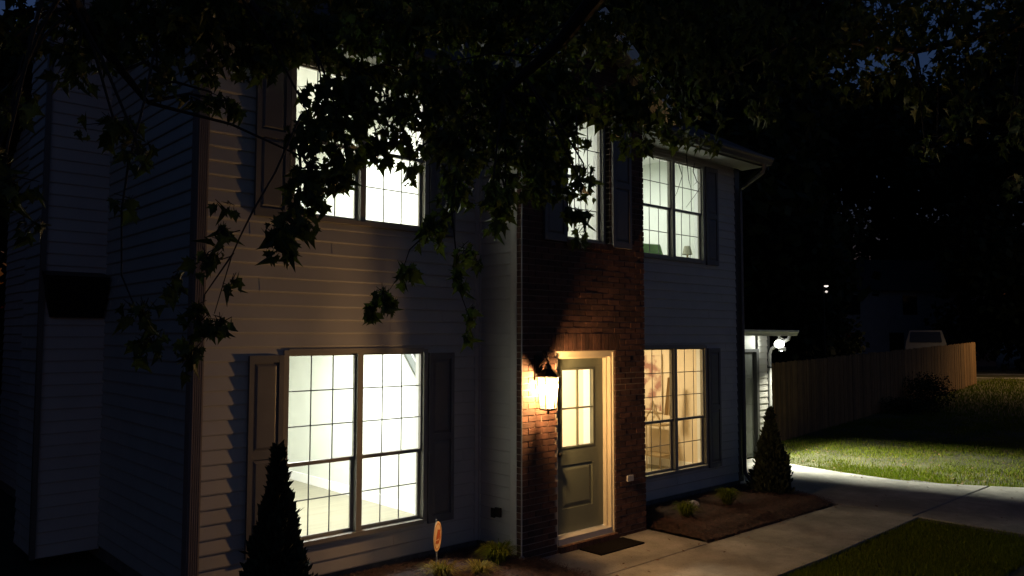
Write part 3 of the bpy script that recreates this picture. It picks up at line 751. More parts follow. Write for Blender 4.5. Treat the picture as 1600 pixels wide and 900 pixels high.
# ------------------------------------------------------------------ door mat, sign, rock
b = MB(); b.box(6.60,7.35,5.74,6.06,.0305,.046); o = b.build('doormat', RUBBER); tag(o,'plain black doormat on the concrete below the front door','doormat')
sg = thing('yard_sign', 'small round orange and cream yard sign on a thin stake by the large window', 'sign', (4.87,6.30,.05))
c = at(683,838,1,6.30)
nrm = Vector((.59,-.81,0)); tx = Vector((.81,.59,0))
def disc(rx, rz, off, th, m_, name, parent, n=36, hole=None):
    b = MB(); vv = []; ff = []
    for (o_, ) in ((off,),(off+th,)):
        for k in range(n):
            a = 2*math.pi*k/n; vv.append(c + tx*(rx*math.cos(a)) + Vector((0,0,rz*math.sin(a))) + nrm*o_)
    if hole:
        for (o_, ) in ((off,),(off+th,)):
            for k in range(n):
                a = 2*math.pi*k/n; vv.append(c + tx*(hole[0]*math.cos(a)) + Vector((0,0,hole[1]*math.sin(a))) + nrm*o_)
        for k in range(n):
            q = (k+1)%n; ff += [(n+k,n+q,3*n+q,3*n+k),(k,q,n+q,n+k),(2*n+k,2*n+q,3*n+q,3*n+k)]
    else:
        ff = [tuple(range(n))[::-1], tuple(range(n,2*n))]+[(k,(k+1)%n,n+(k+1)%n,n+k) for k in range(n)]
    b.add(vv, ff); return b.build(name, m_, parent)
ORANGE = mat('sign_orange',(.55,.20,.05),.6); CREAM = mat('sign_cream',(.72,.52,.30),.6)
disc(.135,.142,0,.006,CREAM,'sign_face',sg)
disc(.118,.125,.0065,.0012,ORANGE,'sign_ring',sg,hole=(.108,.115))
def emb(pts, m_):
    b = MB(); n = len(pts); vv = [c+tx*p[0]+Vector((0,0,p[1]))+nrm*.0066 for p in pts]+[c+tx*p[0]+Vector((0,0,p[1]))+nrm*.009 for p in pts]
    b.add(vv,[tuple(range(n))[::-1],tuple(range(n,2*n))]+[(i,(i+1)%n,n+(i+1)%n,n+i) for i in range(n)]); b.build('sign_emblem', m_, sg)
RED = mat('sign_rust',(.42,.09,.02),.6)
emb([(-.06,-.02),(.0,.065),(.085,.045),(.03,-.03)], RED); emb([(-.075,-.055),(-.055,-.03),(.045,-.045),(.075,.02),(.085,-.03),(.03,-.075)], RED)
b = MB(); s0 = c - nrm*.01; b.tube([s0+Vector((0,0,.165)), s0+Vector((0,0,-.1)), s0+Vector((.03,0,-.52)), s0+Vector((.035,0,-.75))],.008,6); b.build('stake', GALV, sg)
b = MB(); vv=[]; import itertools
me_r = MB(); n1, n2 = 10, 7
for i in range(n2+1):
    for k in range(n1):
        th = math.pi*i/n2; a = 2*math.pi*k/n1; r_ = 1+rnd.uniform(-.13,.13)
        me_r.v.append((9.09+.10*r_*math.sin(th)*math.cos(a), 6.27+.08*r_*math.sin(th)*math.sin(a), .135+.065*r_*math.cos(th)))
for i in range(n2):
    for k in range(n1): me_r.f.append((i*n1+k,i*n1+(k+1)%n1,(i+1)*n1+(k+1)%n1,(i+1)*n1+k))
tag(me_r.build('rock', ROCKM), 'small pale rock on the pine straw below the lower right window','rock')

# ------------------------------------------------------------------ small plants
def tuft(x, y, z, n, h, spread, m_, label, group=None, wid=.005):
    P = []; V = []; T = []
    for k in range(n):
        a = rnd.uniform(0,2*math.pi); l_ = rnd.uniform(.2,1)*spread; hh = h*rnd.uniform(.5,1)
        p0 = Vector((x+rnd.gauss(0,.02), y+rnd.gauss(0,.02), z)); s = Vector((-math.sin(a),math.cos(a),0))*wid
        d = Vector((math.cos(a),math.sin(a),0))
        p1 = p0+d*l_*.35+Vector((0,0,hh*.7)); p2 = p0+d*l_*.8+Vector((0,0,hh)); p3 = p0+d*l_*1.15+Vector((0,0,hh*.8))
        i = len(V); V += [p0-s,p0+s,p1+s,p1-s,p2+s*.7,p2-s*.7,p3]
        T += [(i,i+1,i+2),(i,i+2,i+3),(i+3,i+2,i+4),(i+3,i+4,i+5),(i+5,i+4,i+6)]
    b = MB(); b.add(V, T); o = b.build('ornamental_grass', m_); tag(o, label, 'plant', group)
PLG = 'small clumping plants in the beds'
tuft(9.62,6.08,.07,260,.26,.24,GRASS,'green clump of grass in the pine straw right of the pale rock',PLG)
tuft(8.58,6.02,.07,240,.22,.22,GRASS,'low green clump in the pine straw left of the pale rock',PLG)
tuft(5.42,6.10,.08,420,.22,.26,GRASS,'bright green clump in the inner corner beside the brick bay',PLG)
tuft(4.72,6.12,.08,260,.16,.24,DRY,'dry tan clump behind the yard sign stake',PLG)
tuft(5.05,5.95,.08,200,.14,.22,DRY,'dry brown clump between the yard sign and the green clump',PLG)

# arborvitae: cone of flat scale sprays
def arbor(x, y, h, r, n, label):
    t = thing('arborvitae', label, 'shrub', (x,y,.02), 'young conical arborvitae by the house wall')
    MB().tube([(x,y,-.02),(x,y,h*.5),(x,y,h*.92)],[.03,.018,.006],7).build('trunk', BARK, t)
    V = np.zeros((n*6,3)); T = []
    u = rng.random(n)**.85; zz = .03+u*(h-.03); 
    prof = np.interp(zz/h,[0,.08,.3,.55,.74,.86,1.0],[.80,1.0,.90,.56,.26,.09,.0])*r
    ang = rng.uniform(0,2*np.pi,n); lump = 1+.15*np.sin(ang*3+zz*9)+.13*np.sin(ang*7-zz*15)+.10*np.sin(ang*13+zz*41)+rng.exponential(.07,n)*(rng.random(n)<.5)
    rad = prof*lump*(.35+.65*rng.random(n)**.4)
    P = np.stack([x+rad*np.cos(ang), y+rad*np.sin(ang), zz],1)
    d = np.stack([np.cos(ang)*.55, np.sin(ang)*.55, np.full(n,.85)],1)+rng.normal(0,.25,(n,3)); d /= np.linalg.norm(d,axis=1)[:,None]
    sd = np.cross(d, rng.normal(0,1,(n,3))); sd /= np.linalg.norm(sd,axis=1)[:,None]
    L = (rng.uniform(.025,.07,n)+rng.exponential(.012,n))[:,None]; W_ = L*.20
    A = [P-sd*W_*.4, P+sd*W_*.4, P+d*L*.4+sd*W_*1.3, P+d*L, P+d*L*.5-sd*W_*1.2, P+d*L*.55+sd*W_*.1]
    V = np.stack(A,1).reshape(-1,3); i = np.arange(n)*6
    T = np.concatenate([np.stack([i,i+1,i+5],1),np.stack([i+1,i+2,i+5],1),np.stack([i+5,i+2,i+3],1),np.stack([i,i+5,i+4],1),np.stack([i+5,i+3,i+4],1)])
    fastmesh('foliage', V, T, CEDAR, t, 3)
arbor(3.06,6.20,1.44,.225,17000,'dark conical arborvitae in front of the large lower left window')
arbor(10.93,6.15,1.27,.245,15000,'dark conical arborvitae at the right corner of the house by the driveway')

# ------------------------------------------------------------------ garage
ga = thing('garage', 'low white trimmed side garage set back beside the driveway', 'garage', (13.2,8.3,0))
GX0, GX1, GY = XR+.03, 14.72, 8.3
gdoor = (11.7,14.20,.03,2.10)
MB().box(GX0,14.22,GY,GY+.12,2.10,2.44).build('header_wall', WHITE, ga)
b = MB(); b.box(GX0,11.69,GY,GY+.12,.02,2.10); b.build('front_wall', WHITE, ga)
siding(lambda s,o,z:(s,GY-o,z), 14.31, GX1-.06, .05, 2.42, exp=.127).build('front_wall', SIDING, ga)
b = MB(); b.box(14.2205,14.31,GY-.03,GY+.1,.02,2.16); b.box(GX1-.06,GX1+.02,GY-.025,GY+.1,.02,2.44); b.box(14.31,GX1-.06,GY+.002,GY+.1,.02,2.44); b.box(11.69,14.2195,GY-.03,GY+.05,2.10,2.16)
b.build('door_casing', DARKTRIM, ga)
b = MB()
for k in range(4):
    z0 = .04+k*.514; b.box(11.70,14.21,GY+.05,GY+.09,z0,z0+.508)
    for q in range(4):
        xa = 11.80+q*.60; b.box(xa,xa+.5,GY+.043,GY+.0495,z0+.07,z0+.44)
b.build('garage_door', mat('garage_paint',(.13,.135,.12),.6,.06,4), ga)
MB().box(GX1-.1,GX1,GY+.1,14.2,.02,2.44).build('side_wall', SIDING, ga)
b = MB(); b.box(GX0,GX1+.27,GY-.44,GY+.0,2.441,2.455); b.build('soffit', WHITE, ga)
b = MB(); b.add([(GX0,GY-.50,2.456),(GX1+.30,GY-.50,2.456),(GX1+.30,14.3,2.47),(GX0,14.3,2.47),(GX0,GY-.50,2.53),(GX1+.34,GY-.50,2.53),(GX1+.34,14.3,2.545),(GX0,14.3,2.545)],[(0,1,2,3),(4,5,6,7),(0,1,5,4),(1,2,6,5),(2,3,7,6)]); b.build('roof', SHINGLE, ga)
gutter(GX0+.0,GX1+.20,GY-.45,2.42,GALV,ga)
downspout([(14.66,GY-.50,2.42),(14.66,GY-.48,2.36),(14.67,GY-.10,2.16),(14.67,GY-.06,2.05),(14.67,GY-.06,.18),(14.67,GY-.16,.06)], GALV, ga, .034)
MB().box(14.63,14.71,GY-.10,GY-.02,1.78,1.80).build('pipe_strap', METAL, ga)

# floodlight under the garage soffit
FLX, FLY, FLZ = 14.53, 7.95, 2.30
fl = thing('floodlight', 'white glowing floodlight under the corner of the garage eave', 'floodlight', (FLX,FLY,2.44))
b = MB(); b.lathe((FLX,FLY,2.44),[(.05,0),(.05,-.02),(.018,-.03),(.018,-.07)],12); b.build('mount', WHITE, fl)
MB().lathe((FLX,FLY,FLZ),[(.0,.075),(.035,.07),(.05,.05),(.06,.045)],14).build('lamp_hood', WHITE, fl, True)
MB().lathe((FLX,FLY,FLZ-.02),[(.03,.06)]+[(.098*math.cos(t),.0+.085*math.sin(t)-.02) for t in np.linspace(.9,-1.57,9)],20).build('bulb', emit('flood_glow',(.97,1.0,.92),5), fl, True)
b = MB(); b.tube([(FLX,FLY,2.40),(FLX+.19,FLY-.02,2.34)],.008,6); b.lathe((FLX+.21,FLY-.02,2.315),[(.0,.03),(.022,.02),(.026,.0),(.0,-.02)],10); b.build('motion_sensor', WHITE, fl)
pl = bpy.data.lights.new('flood_wash','SPOT'); pl.spot_size = R(125); pl.spot_blend = .5; pl.energy = 12; pl.color = (.95,1.0,.88); pl.shadow_soft_size = .04
po = bpy.data.objects.new('flood_wash', pl); COL.objects.link(po); po.parent = fl; po.location = (-.12,-.0,-.14); po.rotation_euler = Vector((-1,.62,-.12)).to_track_quat('-Z','Y').to_euler()
slt = bpy.data.lights.new('flood_beam','SPOT'); slt.energy = 3500; slt.color = (1.0,1.0,.80); slt.spot_size = R(150); slt.spot_blend = 1.0; slt.shadow_soft_size = .007
so = bpy.data.objects.new('flood_beam', slt); COL.objects.link(so); so.parent = fl
LP = Vector((FLX,FLY-.03,2.155)); so.location = LP-Vector((FLX,FLY,2.44))
dv = Vector((15.1,6.3,0))-LP; so.rotation_euler = dv.to_track_quat('-Z','Y').to_euler()
def flap(A_, B_, f):
    """metal flap added to the fixture, shaped to cut the beam"""
    A_, B_ = Vector(A_), Vector(B_); e = (B_-A_)*.9; P = [LP+(A_-e-LP)*f, LP+(B_+e-LP)*f]; q = Vector((0,0,.07))
    o_ = (P[0]+P[1])/2-LP; o_.z = 0; o_ = o_.normalized()*.002
    vv = [P[0],P[1],P[1]+q,P[0]+q]; vv += [v+o_ for v in vv]
    MB().add(vv,[(0,1,2,3),(7,6,5,4),(0,4,5,1),(2,6,7,3),(1,5,6,2),(0,3,7,4)]).build('added_flap', WHITE, fl)
flap((12.95,7.0,0),(13.7,3.7,0),.015)  # added flaps, placed to trim the edges of the light pool
flap((17.6,8.4,0),(18.2,5.6,0),.012)
flap((13.4,8.02,0),(16.6,8.2,0),.018)

# ------------------------------------------------------------------ fence
fe = thing('wooden_fence', 'tall wooden board privacy fence running from the garage into the dark', 'fence', (17.7,9.35,0))
A = Vector((14.75,9.02)); B = Vector((37.4,11.45)); Lf = (B-A).length; d2 = (B-A)/Lf; n2_ = Vector((d2.y,-d2.x))
bd = MB(); k = 0; s = 0.0
while s < Lf:
    p = A+d2*s; z0 = max(0,gz(p.x,p.y))-.02; z0 = min(z0,.43); h = 1.83+rnd.uniform(-.02,.02); wv = .138
    jj = rnd.uniform(-.006,.006)
    q0 = p+n2_*jj; q1 = p+d2*wv+n2_*(jj+rnd.uniform(-.004,.004)); t = n2_*-.018
    pts = [(q0.x,q0.y),(q1.x,q1.y),(q1.x+t.x,q1.y+t.y),(q0.x+t.x,q0.y+t.y)]
    # dog-eared picket
    c1 = q0+d2*.025; c2 = q1-d2*.025
    vv = [(q0.x,q0.y,z0),(q1.x,q1.y,z0),(q1.x,q1.y,z0+h-.03),(c2.x,c2.y,z0+h),(c1.x,c1.y,z0+h),(q0.x,q0.y,z0+h-.03)]
    vv += [(a_+t.x,b_+t.y,c_) for a_,b_,c_ in vv]
    bd.add(vv,[(0,1,2,3,4,5),(11,10,9,8,7,6)]+[(i,(i+1)%6,6+(i+1)%6,6+i) for i in range(6)])
    s += .146
bd.build('board_panel', FENCE, fe)
s = 0.
while s <= Lf+.1:
    p = A+d2*min(s,Lf-.05)-n2_*.08; z0 = min(gz(p.x,p.y),.43)
    MB().box(p.x-.045,p.x+.045,p.y-.045,p.y+.045,z0-.05,z0+1.75).build('post', FENCE, fe); s += 2.42
b = MB()
for zz in (.3,1.5):
    p = A-n2_*.03; q = B-n2_*.03
    b.add([(p.x,p.y,zz),(q.x,q.y,zz+.38),(q.x,q.y,zz+.46),(p.x,p.y,zz+.08),(p.x-n2_.x*.03,p.y-n2_.y*.03,zz),(q.x-n2_.x*.03,q.y-n2_.y*.03,zz+.38),(q.x-n2_.x*.03,q.y-n2_.y*.03,zz+.46),(p.x-n2_.x*.03,p.y-n2_.y*.03,zz+.08)],[(0,1,2,3),(4,5,6,7),(0,1,5,4),(3,2,6,7)])
b.build('rail', FENCE, fe)

# shrub and bare twigs against the fence
def bush(x, y, z, r, h, n, m_, label, leaf=.05, name='shrub'):
    t = thing(name, label, 'shrub', (x,y,z))
    b = MB()
    for k in range(9):
        a = rnd.uniform(0,6.28); b.tube([(x,y,z-.03),(x+math.cos(a)*r*.4,y+math.sin(a)*r*.4,z+h*.5),(x+math.cos(a)*r*.7,y+math.sin(a)*r*.7,z+h*rnd.uniform(.8,1.1))],[.014,.009,.003],5)
    b.build('stem', BARK, t)
    P = rng.normal(0,1,(n,3)); P /= np.linalg.norm(P,axis=1)[:,None]; P *= (rng.random(n)**.4)[:,None]
    P = P*np.array([r,r,h*.5])*(1+.25*np.sin(P[:,:1]*7+P[:,1:2]*5))+np.array([x,y,z+h*.5])
    leafquads('foliage', P, leaf, m_, t)
def leafquads(name, P, size, m_, parent, droop=0.0):
    n = len(P); a = rng.normal(0,1,(n,3)); a[:,2] -= droop; a /= np.linalg.norm(a,axis=1)[:,None]
    b_ = np.cross(a, rng.normal(0,1,(n,3))); b_ /= np.linalg.norm(b_,axis=1)[:,None]
    L = (size*rng.uniform(.6,1.3,n))[:,None]
    V = np.stack([P, P+a*L*.5+b_*L*.35, P+a*L, P+a*L*.5-b_*L*.35],1).reshape(-1,3)
    return fastmesh(name, V, np.arange(4*n).reshape(n,4), m_, parent)
bush(27.0,9.7,.17,.75,1.05,2600,FARLEAF,'dark leafy shrub against the lit part of the fence',.07)
bush(24.6,9.3,.13,.9,.5,1600,FARLEAF,'low dark weeds along the fence foot',.07)

# ------------------------------------------------------------------ street lamp that lights the fence end (stands right of the frame)
def street_lamp(x, y, z, ax, ay, power, col, label, cname, spread):
    t = thing('street_lamp', label, 'street lamp', (x,y,z), 'street lamps outside the view')
    MB().tube([(x,y,z-.1),(x,y,z+5.8),(x+ax*.2,y+ay*.2,z+6.3),(x+ax,y+ay,z+6.45)],[.09,.06,.05,.04],10).build('pole', GALV, t)
    hx, hy, hz = x+ax*1.2, y+ay*1.2, z+6.4
    MB().lathe((hx,hy,hz),[(.0,.12),(.16,.08),(.22,.0),(.0,-.005)],12).build('lamp_head', METAL, t)
    MB().lathe((hx,hy,hz-.01),[(.18,.0),(.13,-.05),(.0,-.08)],12).build('lamp_lens', emit(cname, col, 30), t)
    pl = bpy.data.lights.new('street_light','SPOT'); pl.energy = power; pl.color = col; pl.shadow_soft_size = .3; pl.spot_size = R(spread); pl.spot_blend = .9
    po = bpy.data.objects.new('street_light', pl); COL.objects.link(po); po.parent = t; po.location = (ax*1.2,ay*1.2,6.15)
street_lamp(40.3,8.3,.42,-.5,.2,2400,(1.0,.62,.24),'tall street lamp standing beside the far road right of the fence end','sodium_glow', 146)
street_lamp(13.0,-17.0,.0,-.5,1.0,175,(1.0,.93,.92),'unseen pale street lamp added behind the camera as fill for the front wall','pale_glow', 172)  # added lamp out of view, neutral fill for the front walls

# ------------------------------------------------------------------ neighbour house and vehicle beyond the fence
nb = thing('neighbour_house', 'pale neighbour house standing dark behind the trees beyond the fence', 'house', (58,24,.45))
def rotbox(c, ang, sx, sy, z0, z1):
    ca, sa = math.cos(ang), math.sin(ang); p = [(c[0]+ca*x-sa*y, c[1]+sa*x+ca*y) for x,y in ((-sx,-sy),(sx,-sy),(sx,sy),(-sx,sy))]
    return MB().prism(p, z0, z1)
ang = R(-38)
rotbox((58,24),ang,6,4,.4,5.6).build('wall', mat('pale_siding',(.20,.21,.23),.7,.1,2), nb)
ca, sa = math.cos(ang), math.sin(ang)
def T_(x,y): return (58+ca*x-sa*y, 24+sa*x+ca*y)
b = MB(); pts_ = [(*T_(-6.4,-4.5),5.5),(*T_(6.4,-4.5),5.5),(*T_(6.4,4.5),5.5),(*T_(-6.4,4.5),5.5),(*T_(-6.4,0),8.0),(*T_(6.4,0),8.0)]
b.add(pts_,[(0,1,5,4),(2,3,4,5),(0,4,3),(1,2,5),(0,3,2,1)]); b.build('roof', SHINGLE, nb)
for x_, z_ in ((-4,1.4),(-1,1.4),(3.5,1.4),(-4,3.9),(0,3.9),(3.8,3.9)):
    for_ = MB(); p = [T_(x_-.5,-4.03),T_(x_+.5,-4.03),T_(x_+.5,-3.99),T_(x_-.5,-3.99)]
    for_.prism(p, z_, z_+1.3).build('window', mat('dark_glass',(.01,.011,.013),.1), nb)
lp = atd(1291,446,21.5); lk = .5
pl_t = thing('porch_light', 'tiny white light on a post beyond the fence against the dark trees', 'light', (lp.x,lp.y,lp.z))
MB().lathe((lp.x,lp.y,lp.z),[(.0,.05),(.05,.025),(.06,.0),(.0,-.005)],10).build('lamp_cap', METAL, pl_t)
MB().lathe((lp.x,lp.y,lp.z),[(.055,-.005),(.055,-.03),(.0,-.05)],10).build('bulb', emit('porch_glow',(1,.88,.8),1.6), pl_t)
MB().lathe((lp.x,lp.y,lp.z-.17),[(.01,.03),(.035,.01),(.035,-.015),(.0,-.035)],10).build('lamp_reflection', emit('porch_reflection',(1,.88,.8),.9), pl_t)  # lower glow stands in for the light's reflection
MB().tube([(lp.x,lp.y+.08,.3),(lp.x,lp.y+.08,lp.z),(lp.x,lp.y,lp.z+.06)],.02,6).build('post', METAL, pl_t)

# parked SUV behind the fence
cv = thing('parked_suv', 'pale suv parked beyond the fence with its roof and windows showing', 'car', (44.6,16.0,.94))
PAINT = mat('silver_paint',(.09,.093,.10),.35,metal=.3); DGL = mat('car_glass',(.01,.011,.012),.08); TYRE = mat('tyre',(.015,.015,.015),.9)
def car_prof(prof, w0, w1):
    """side profile (x along, z), width narrowing upward"""
    b = MB(); n = len(prof); zmax = max(p[1] for p in prof)
    vv = []
    for sgn in (-1,1):
        for (x,z) in prof:
            w_ = w0 if z < 1.05 else w0+(w1-w0)*(z-1.05)/(zmax-1.05)
            vv.append((x, sgn*w_/2, z))
    b.add(vv,[tuple(range(n)),tuple(range(2*n-1,n-1,-1))]+[(i,(i+1)%n,n+(i+1)%n,n+i) for i in range(n)]); return b
body = car_prof([(-2.3,.45),(2.25,.45),(2.35,.75),(2.25,1.0),(1.25,1.1),(.55,1.75),(.2,1.82),(-1.9,1.80),(-2.2,1.15),(-2.35,.8)],1.88,1.45)
win = MB()
sdp = [[(1.05,1.12),(.5,1.66),(-.15,1.70),(-.15,1.10)],[(-.25,1.10),(-.25,1.70),(-1.05,1.69),(-1.15,1.10)],[(-1.25,1.10),(-1.15,1.69),(-1.75,1.66),(-2.0,1.15)]]
for sgn in (-1,1):
    for pl_ in sdp:
        def wy(z): return (1.88+(1.45-1.88)*(z-1.05)/.77)/2+.006
        a = [(x,sgn*wy(z),z) for x,z in pl_]; win.add(a,[(0,1,2,3)])
win.quad((1.22,-.72,1.14),(1.22,.72,1.14),(.60,.66,1.72),(.60,-.66,1.72)); win.quad((-2.215,-.72,1.2),(-2.215,.72,1.2),(-1.98,.66,1.72),(-1.98,-.66,1.72))
whl = []
for x_ in (-1.45,1.45):
    for y_ in (-.86,.86):
        wm_ = MB(); wm_.tube([(x_,y_-.11,.36),(x_,y_-.09,.36),(x_,y_+.09,.36),(x_,y_+.11,.36)],[.31,.36,.36,.31],20); rm = MB(); rm.tube([(x_,y_-.115,.36),(x_,y_+.115,.36)],.2,12); whl.append((wm_,rm))
Mc = Matrix.Translation((44.6,16.0,gz(44.6,16.0)-.03)) @ Matrix.Rotation(R(20),4,'Z')
def xf(mb): mb.v = [tuple(Mc@Vector(p)) for p in mb.v]; return mb
bo = xf(body).build('body', PAINT, cv); xf(win).build('window_glass', DGL, cv)
for wm_, rm in whl:
    q = xf(wm_).build('wheel', TYRE, cv); xf(rm).build('rim', GALV, q)
for y_ in (-.68,.68):
    xf(MB().box(2.26,2.345,y_-.16,y_+.16,.78,.92)).build('headlight', GALV, cv)

# ------------------------------------------------------------------ background trees
def tree_proto(h, r, n, leaf, label, loc, seed):
    rr = random.Random(seed); t = thing('tree', label, 'tree', loc, 'dark trees behind the house and fence'); x, y, z = loc
    b = MB(); b.tube([(x,y,z-.3),(x+rr.uniform(-.2,.2),y,z+h*.3),(x+rr.uniform(-.4,.4),y+.2,z+h*.6),(x,y,z+h*.92)],[h*.018,h*.014,h*.009,.03],9)
    L = []
    for k in range(26):
        a = rr.uniform(0,6.28); zz = h*rr.uniform(.10,.93); q = r*(1-.55*abs(zz/h-.45)/.5)*rr.uniform(.35,.95)
        L.append((Vector((x+math.cos(a)*q, y+math.sin(a)*q, z+zz)), r*rr.uniform(.22,.42)))
        b.tube([(x,y,z+zz*.75),(x+math.cos(a)*q*.5,y+math.sin(a)*q*.5,z+zz*.93),tuple(L[-1][0])],[h*.006,h*.004,.01],5)
    b.build('trunk', BARK, t)
    P = []
    for (c_, s_) in L:
        q = rng.normal(0,1,(n//26,3)); q /= np.linalg.norm(q,axis=1)[:,None]; q *= (rng.random(len(q))**.5)[:,None]
        P.append(q*np.array([s_*1.25,s_*1.25,s_*.95])+np.array(c_))
    P = np.concatenate(P); P = P[P[:,2] > z+.15]
    leafquads('crown', P, leaf, FARLEAF, t, .5)
    return t
def tree_copy(src, loc, s, rz, label):
    c_ = src.copy(); COL.objects.link(c_); c_.location = loc; c_.scale = (s,s,s); c_.rotation_euler = (0,0,rz); c_['label'] = label
    for chd in src.children:
        q = chd.copy(); COL.objects.link(q); q.parent = c_
    return c_
tA = tree_proto(19,5.5,20000,.42,'tall dark tree rising behind the garage roof',(19.5,16.5,.1),3)
tB = tree_proto(14,5.0,17000,.38,'broad dark tree behind the middle of the fence',(30,18,.3),5)
# copies (none may share a place)
TL = [(tA,(27,22,.2),1.15,1.0,'tall dark tree behind the fence, second from the garage'),
 (tB,(24,15.5,.2),1.0,2.2,'leafy dark tree just behind the near part of the fence'),
 (tA,(38,25,.4),1.2,2.6,'tall dark tree in front of the neighbour house'),
 (tB,(35.5,19,.4),.7,4.0,'dark tree between the fence and the neighbour house'),
 (tA,(62,31,.4),1.75,4.4,'tall dark tree beside the neighbour house'),
 (tB,(52,12,.4),1.25,.6,'dark tree across the street at the right edge'),
 (tA,(62,14,.4),1.35,1.7,'tall dark tree far across the street at right'),
 (tA,(60,4,.4),1.2,3.3,'dark tree beyond the street lamp'),
 (tA,(66,38,.4),1.7,5.1,'tall dark tree behind the neighbour house'),
 (tA,(15,21,0),1.1,.4,'tall dark tree behind the house roof at its right end'),
 (tA,(8,22,0),1.1,2.0,'tall dark tree behind the middle of the house roof'),
 (tB,(2.6,18,0),.62,3.1,'dark tree behind the chimney at the left edge'),
 (tA,(-3.2,27,0),.55,4.8,'tall dark tree at the far left behind the chimney'),
 (tA,(-9,6,0),.9,2.9,'unseen tall dark tree added left of the house to block sky light'),  # added out of view to keep sky light off the gable wall
 (tB,(-10,15,0),1.0,.2,'unseen broad dark tree added in the left side yard to block sky light'),  # also unseen, added to dim the sky on the gable wall
 (tB,(-.7,12.6,0),.38,1.1,'low dark tree left of the chimney'),
 (tB,(70,26,.4),1.8,1.3,'very tall dark tree filling the gap behind the neighbour house'),
 (tA,(32,34,.4),1.35,5.6,'tall dark tree far behind the fence in the middle'),
 (tA,(46,33,.4),1.35,.9,'tall dark tree far behind the suv'),
 (tA,(20,30,.2),1.4,3.7,'tall dark tree far behind the garage'),]
for a_ in TL: tree_copy(*a_)

# ------------------------------------------------------------------ maple overhead, trunk out of frame behind the camera
mp_ = thing('maple_tree', 'large maple tree whose drooping leafy branches hang over the view', 'tree', (1.2,-3.2,0))
OUT = [(0,-.46),(.05,-.14),(.20,-.24),(.24,-.08),(.47,.04),(.35,.12),(.46,.36),(.25,.27),(.17,.44),(.09,.58),(0,.84)]
OUT = OUT + [(-x,y) for x,y in OUT[-2:0:-1]]
OUT = np.array(OUT)  # petiole end at -y, tip at +y
def maple_leaves(C, size, D, tilt=.5):
    """C (n,3) leaf centres, D direction of the tip"""
    n = len(C); k = len(OUT)
    up = D + rng.normal(0,tilt,(n,3)); up /= np.linalg.norm(up,axis=1)[:,None]
    sd = np.cross(up, rng.normal(0,1,(n,3))*np.array([1,1,.35])); sd /= np.linalg.norm(sd,axis=1)[:,None]
    nm = np.cross(up, sd); L = (size*rng.uniform(.5,1.25,n))[:,None,None]
    x = OUT[None,:,0,None]; y = OUT[None,:,1,None]
    fold = rng.uniform(.15,1.3,(n,1,1)); curl = rng.uniform(-.2,.9,(n,1,1)); x = x*(1.12-.33*fold)*rng.uniform(.8,1.15,(n,1,1))
    V = C[:,None,:] + L*(x*sd[:,None,:] + y*up[:,None,:] + (np.abs(x)*fold - curl*y*y)*nm[:,None,:])
    cen = C[:,None,:] + L*(.05*up[:,None,:]); V = np.concatenate([V, cen],1).reshape(-1,3)
    T = []
    base = (np.arange(n)*(k+1))[:,None]
    for i in range(k): T.append(np.concatenate([base+i, base+(i+1)%k, base+k],1))
    return V, np.concatenate(T)
LV, LT, nv = [], [], 0
TW = MB()
def spray(u, v, dep, ru, rv, n, size=.088, stem=None, dd=.5):
    """a leafy spray: ellipsoid of drooping leaves around a twig; position given in view units at a real depth"""
    global nv
    c_ = atd(u, v, dep); rx = ru/FPX*dep; rz = rv/FPX*dep
    q = rng.normal(0,1,(n,3)); q /= np.linalg.norm(q,axis=1)[:,None]; q *= (rng.random(n)**.38)[:,None]
    dp = max(dd*rx, .12)
    C = np.array(c_)+q[:,:1]*rx*np.array(RIGHT)+q[:,1:2]*rz*np.array([0,0,1])+q[:,2:]*dp*np.array(FWD)
    V, T = maple_leaves(C, size, np.array([0,0,-1.0])+q[:,:1]*np.array(RIGHT)*.35)
    LV.append(V); LT.append(T+nv); nv += len(V)
    # twiglets from the spray axis to some leaves
    top = Vector(c_)+Vector((0,0,rz*.9))
    axis = [stem] if stem else []
    if stem: TW.tube([stem, (Vector(stem)+top)/2+Vector((0,0,.04)), top, Vector(c_)-Vector((0,0,rz*.3))],[.010,.007,.005,.0025],5,False)
    for k in range(0, n, max(1, n//10)):
        p = Vector(C[k]); TW.tube([Vector(c_)+Vector((0,0,rz*rnd.uniform(-.3,.9))), p+Vector((0,0,.03))],[.0028,.0014],4,False)
# --- limbs (world positions), reaching over the frame from the trunk behind
TR = MB()
T0 = Vector((1.2,-3.2,0))
TR.tube([T0+Vector((0,0,-.2)),T0+Vector((.03,.05,1.2)),T0+Vector((.0,.1,2.6)),T0+Vector((.1,.3,4.0)),T0+Vector((.2,.8,5.6)),T0+Vector((.3,1.5,7.5))],[.30,.24,.21,.19,.14,.06],14)
TR.build('trunk', BARK, mp_)
fork = T0+Vector((.1,.3,3.9))
LIMBS = []
def limb(pts, r0):
    pts = [Vector(p) for p in pts]; n = len(pts)
    MB().tube(pts,[r0*(1-.85*i/(n-1)) for i in range(n)],8).build('limb', BARK, mp_); LIMBS.append(pts)
limb([fork, (1.0,-1.4,4.6), (1.4,.6,4.9), atd(330,-60,3.6), atd(400,20,4.6), atd(560,110,5.2)], .11)
limb([fork, (1.8,-1.2,4.7), (2.3,.4,5.0), atd(1000,-90,3.8), atd(880,60,4.4), atd(760,170,4.9)], .12)
limb([fork, (2.6,-1.8,4.6), (3.6,-.9,4.7), atd(1600,40,4.9), atd(1430,80,5.6), atd(1250,55,6.6), atd(1130,120,7.4)], .05)
limb([T0+Vector((.15,.6,5.0)), (2.4,-.4,6.0), (4.2,1.4,6.2), atd(900,-80,6.5), atd(700,20,7.0)], .10)
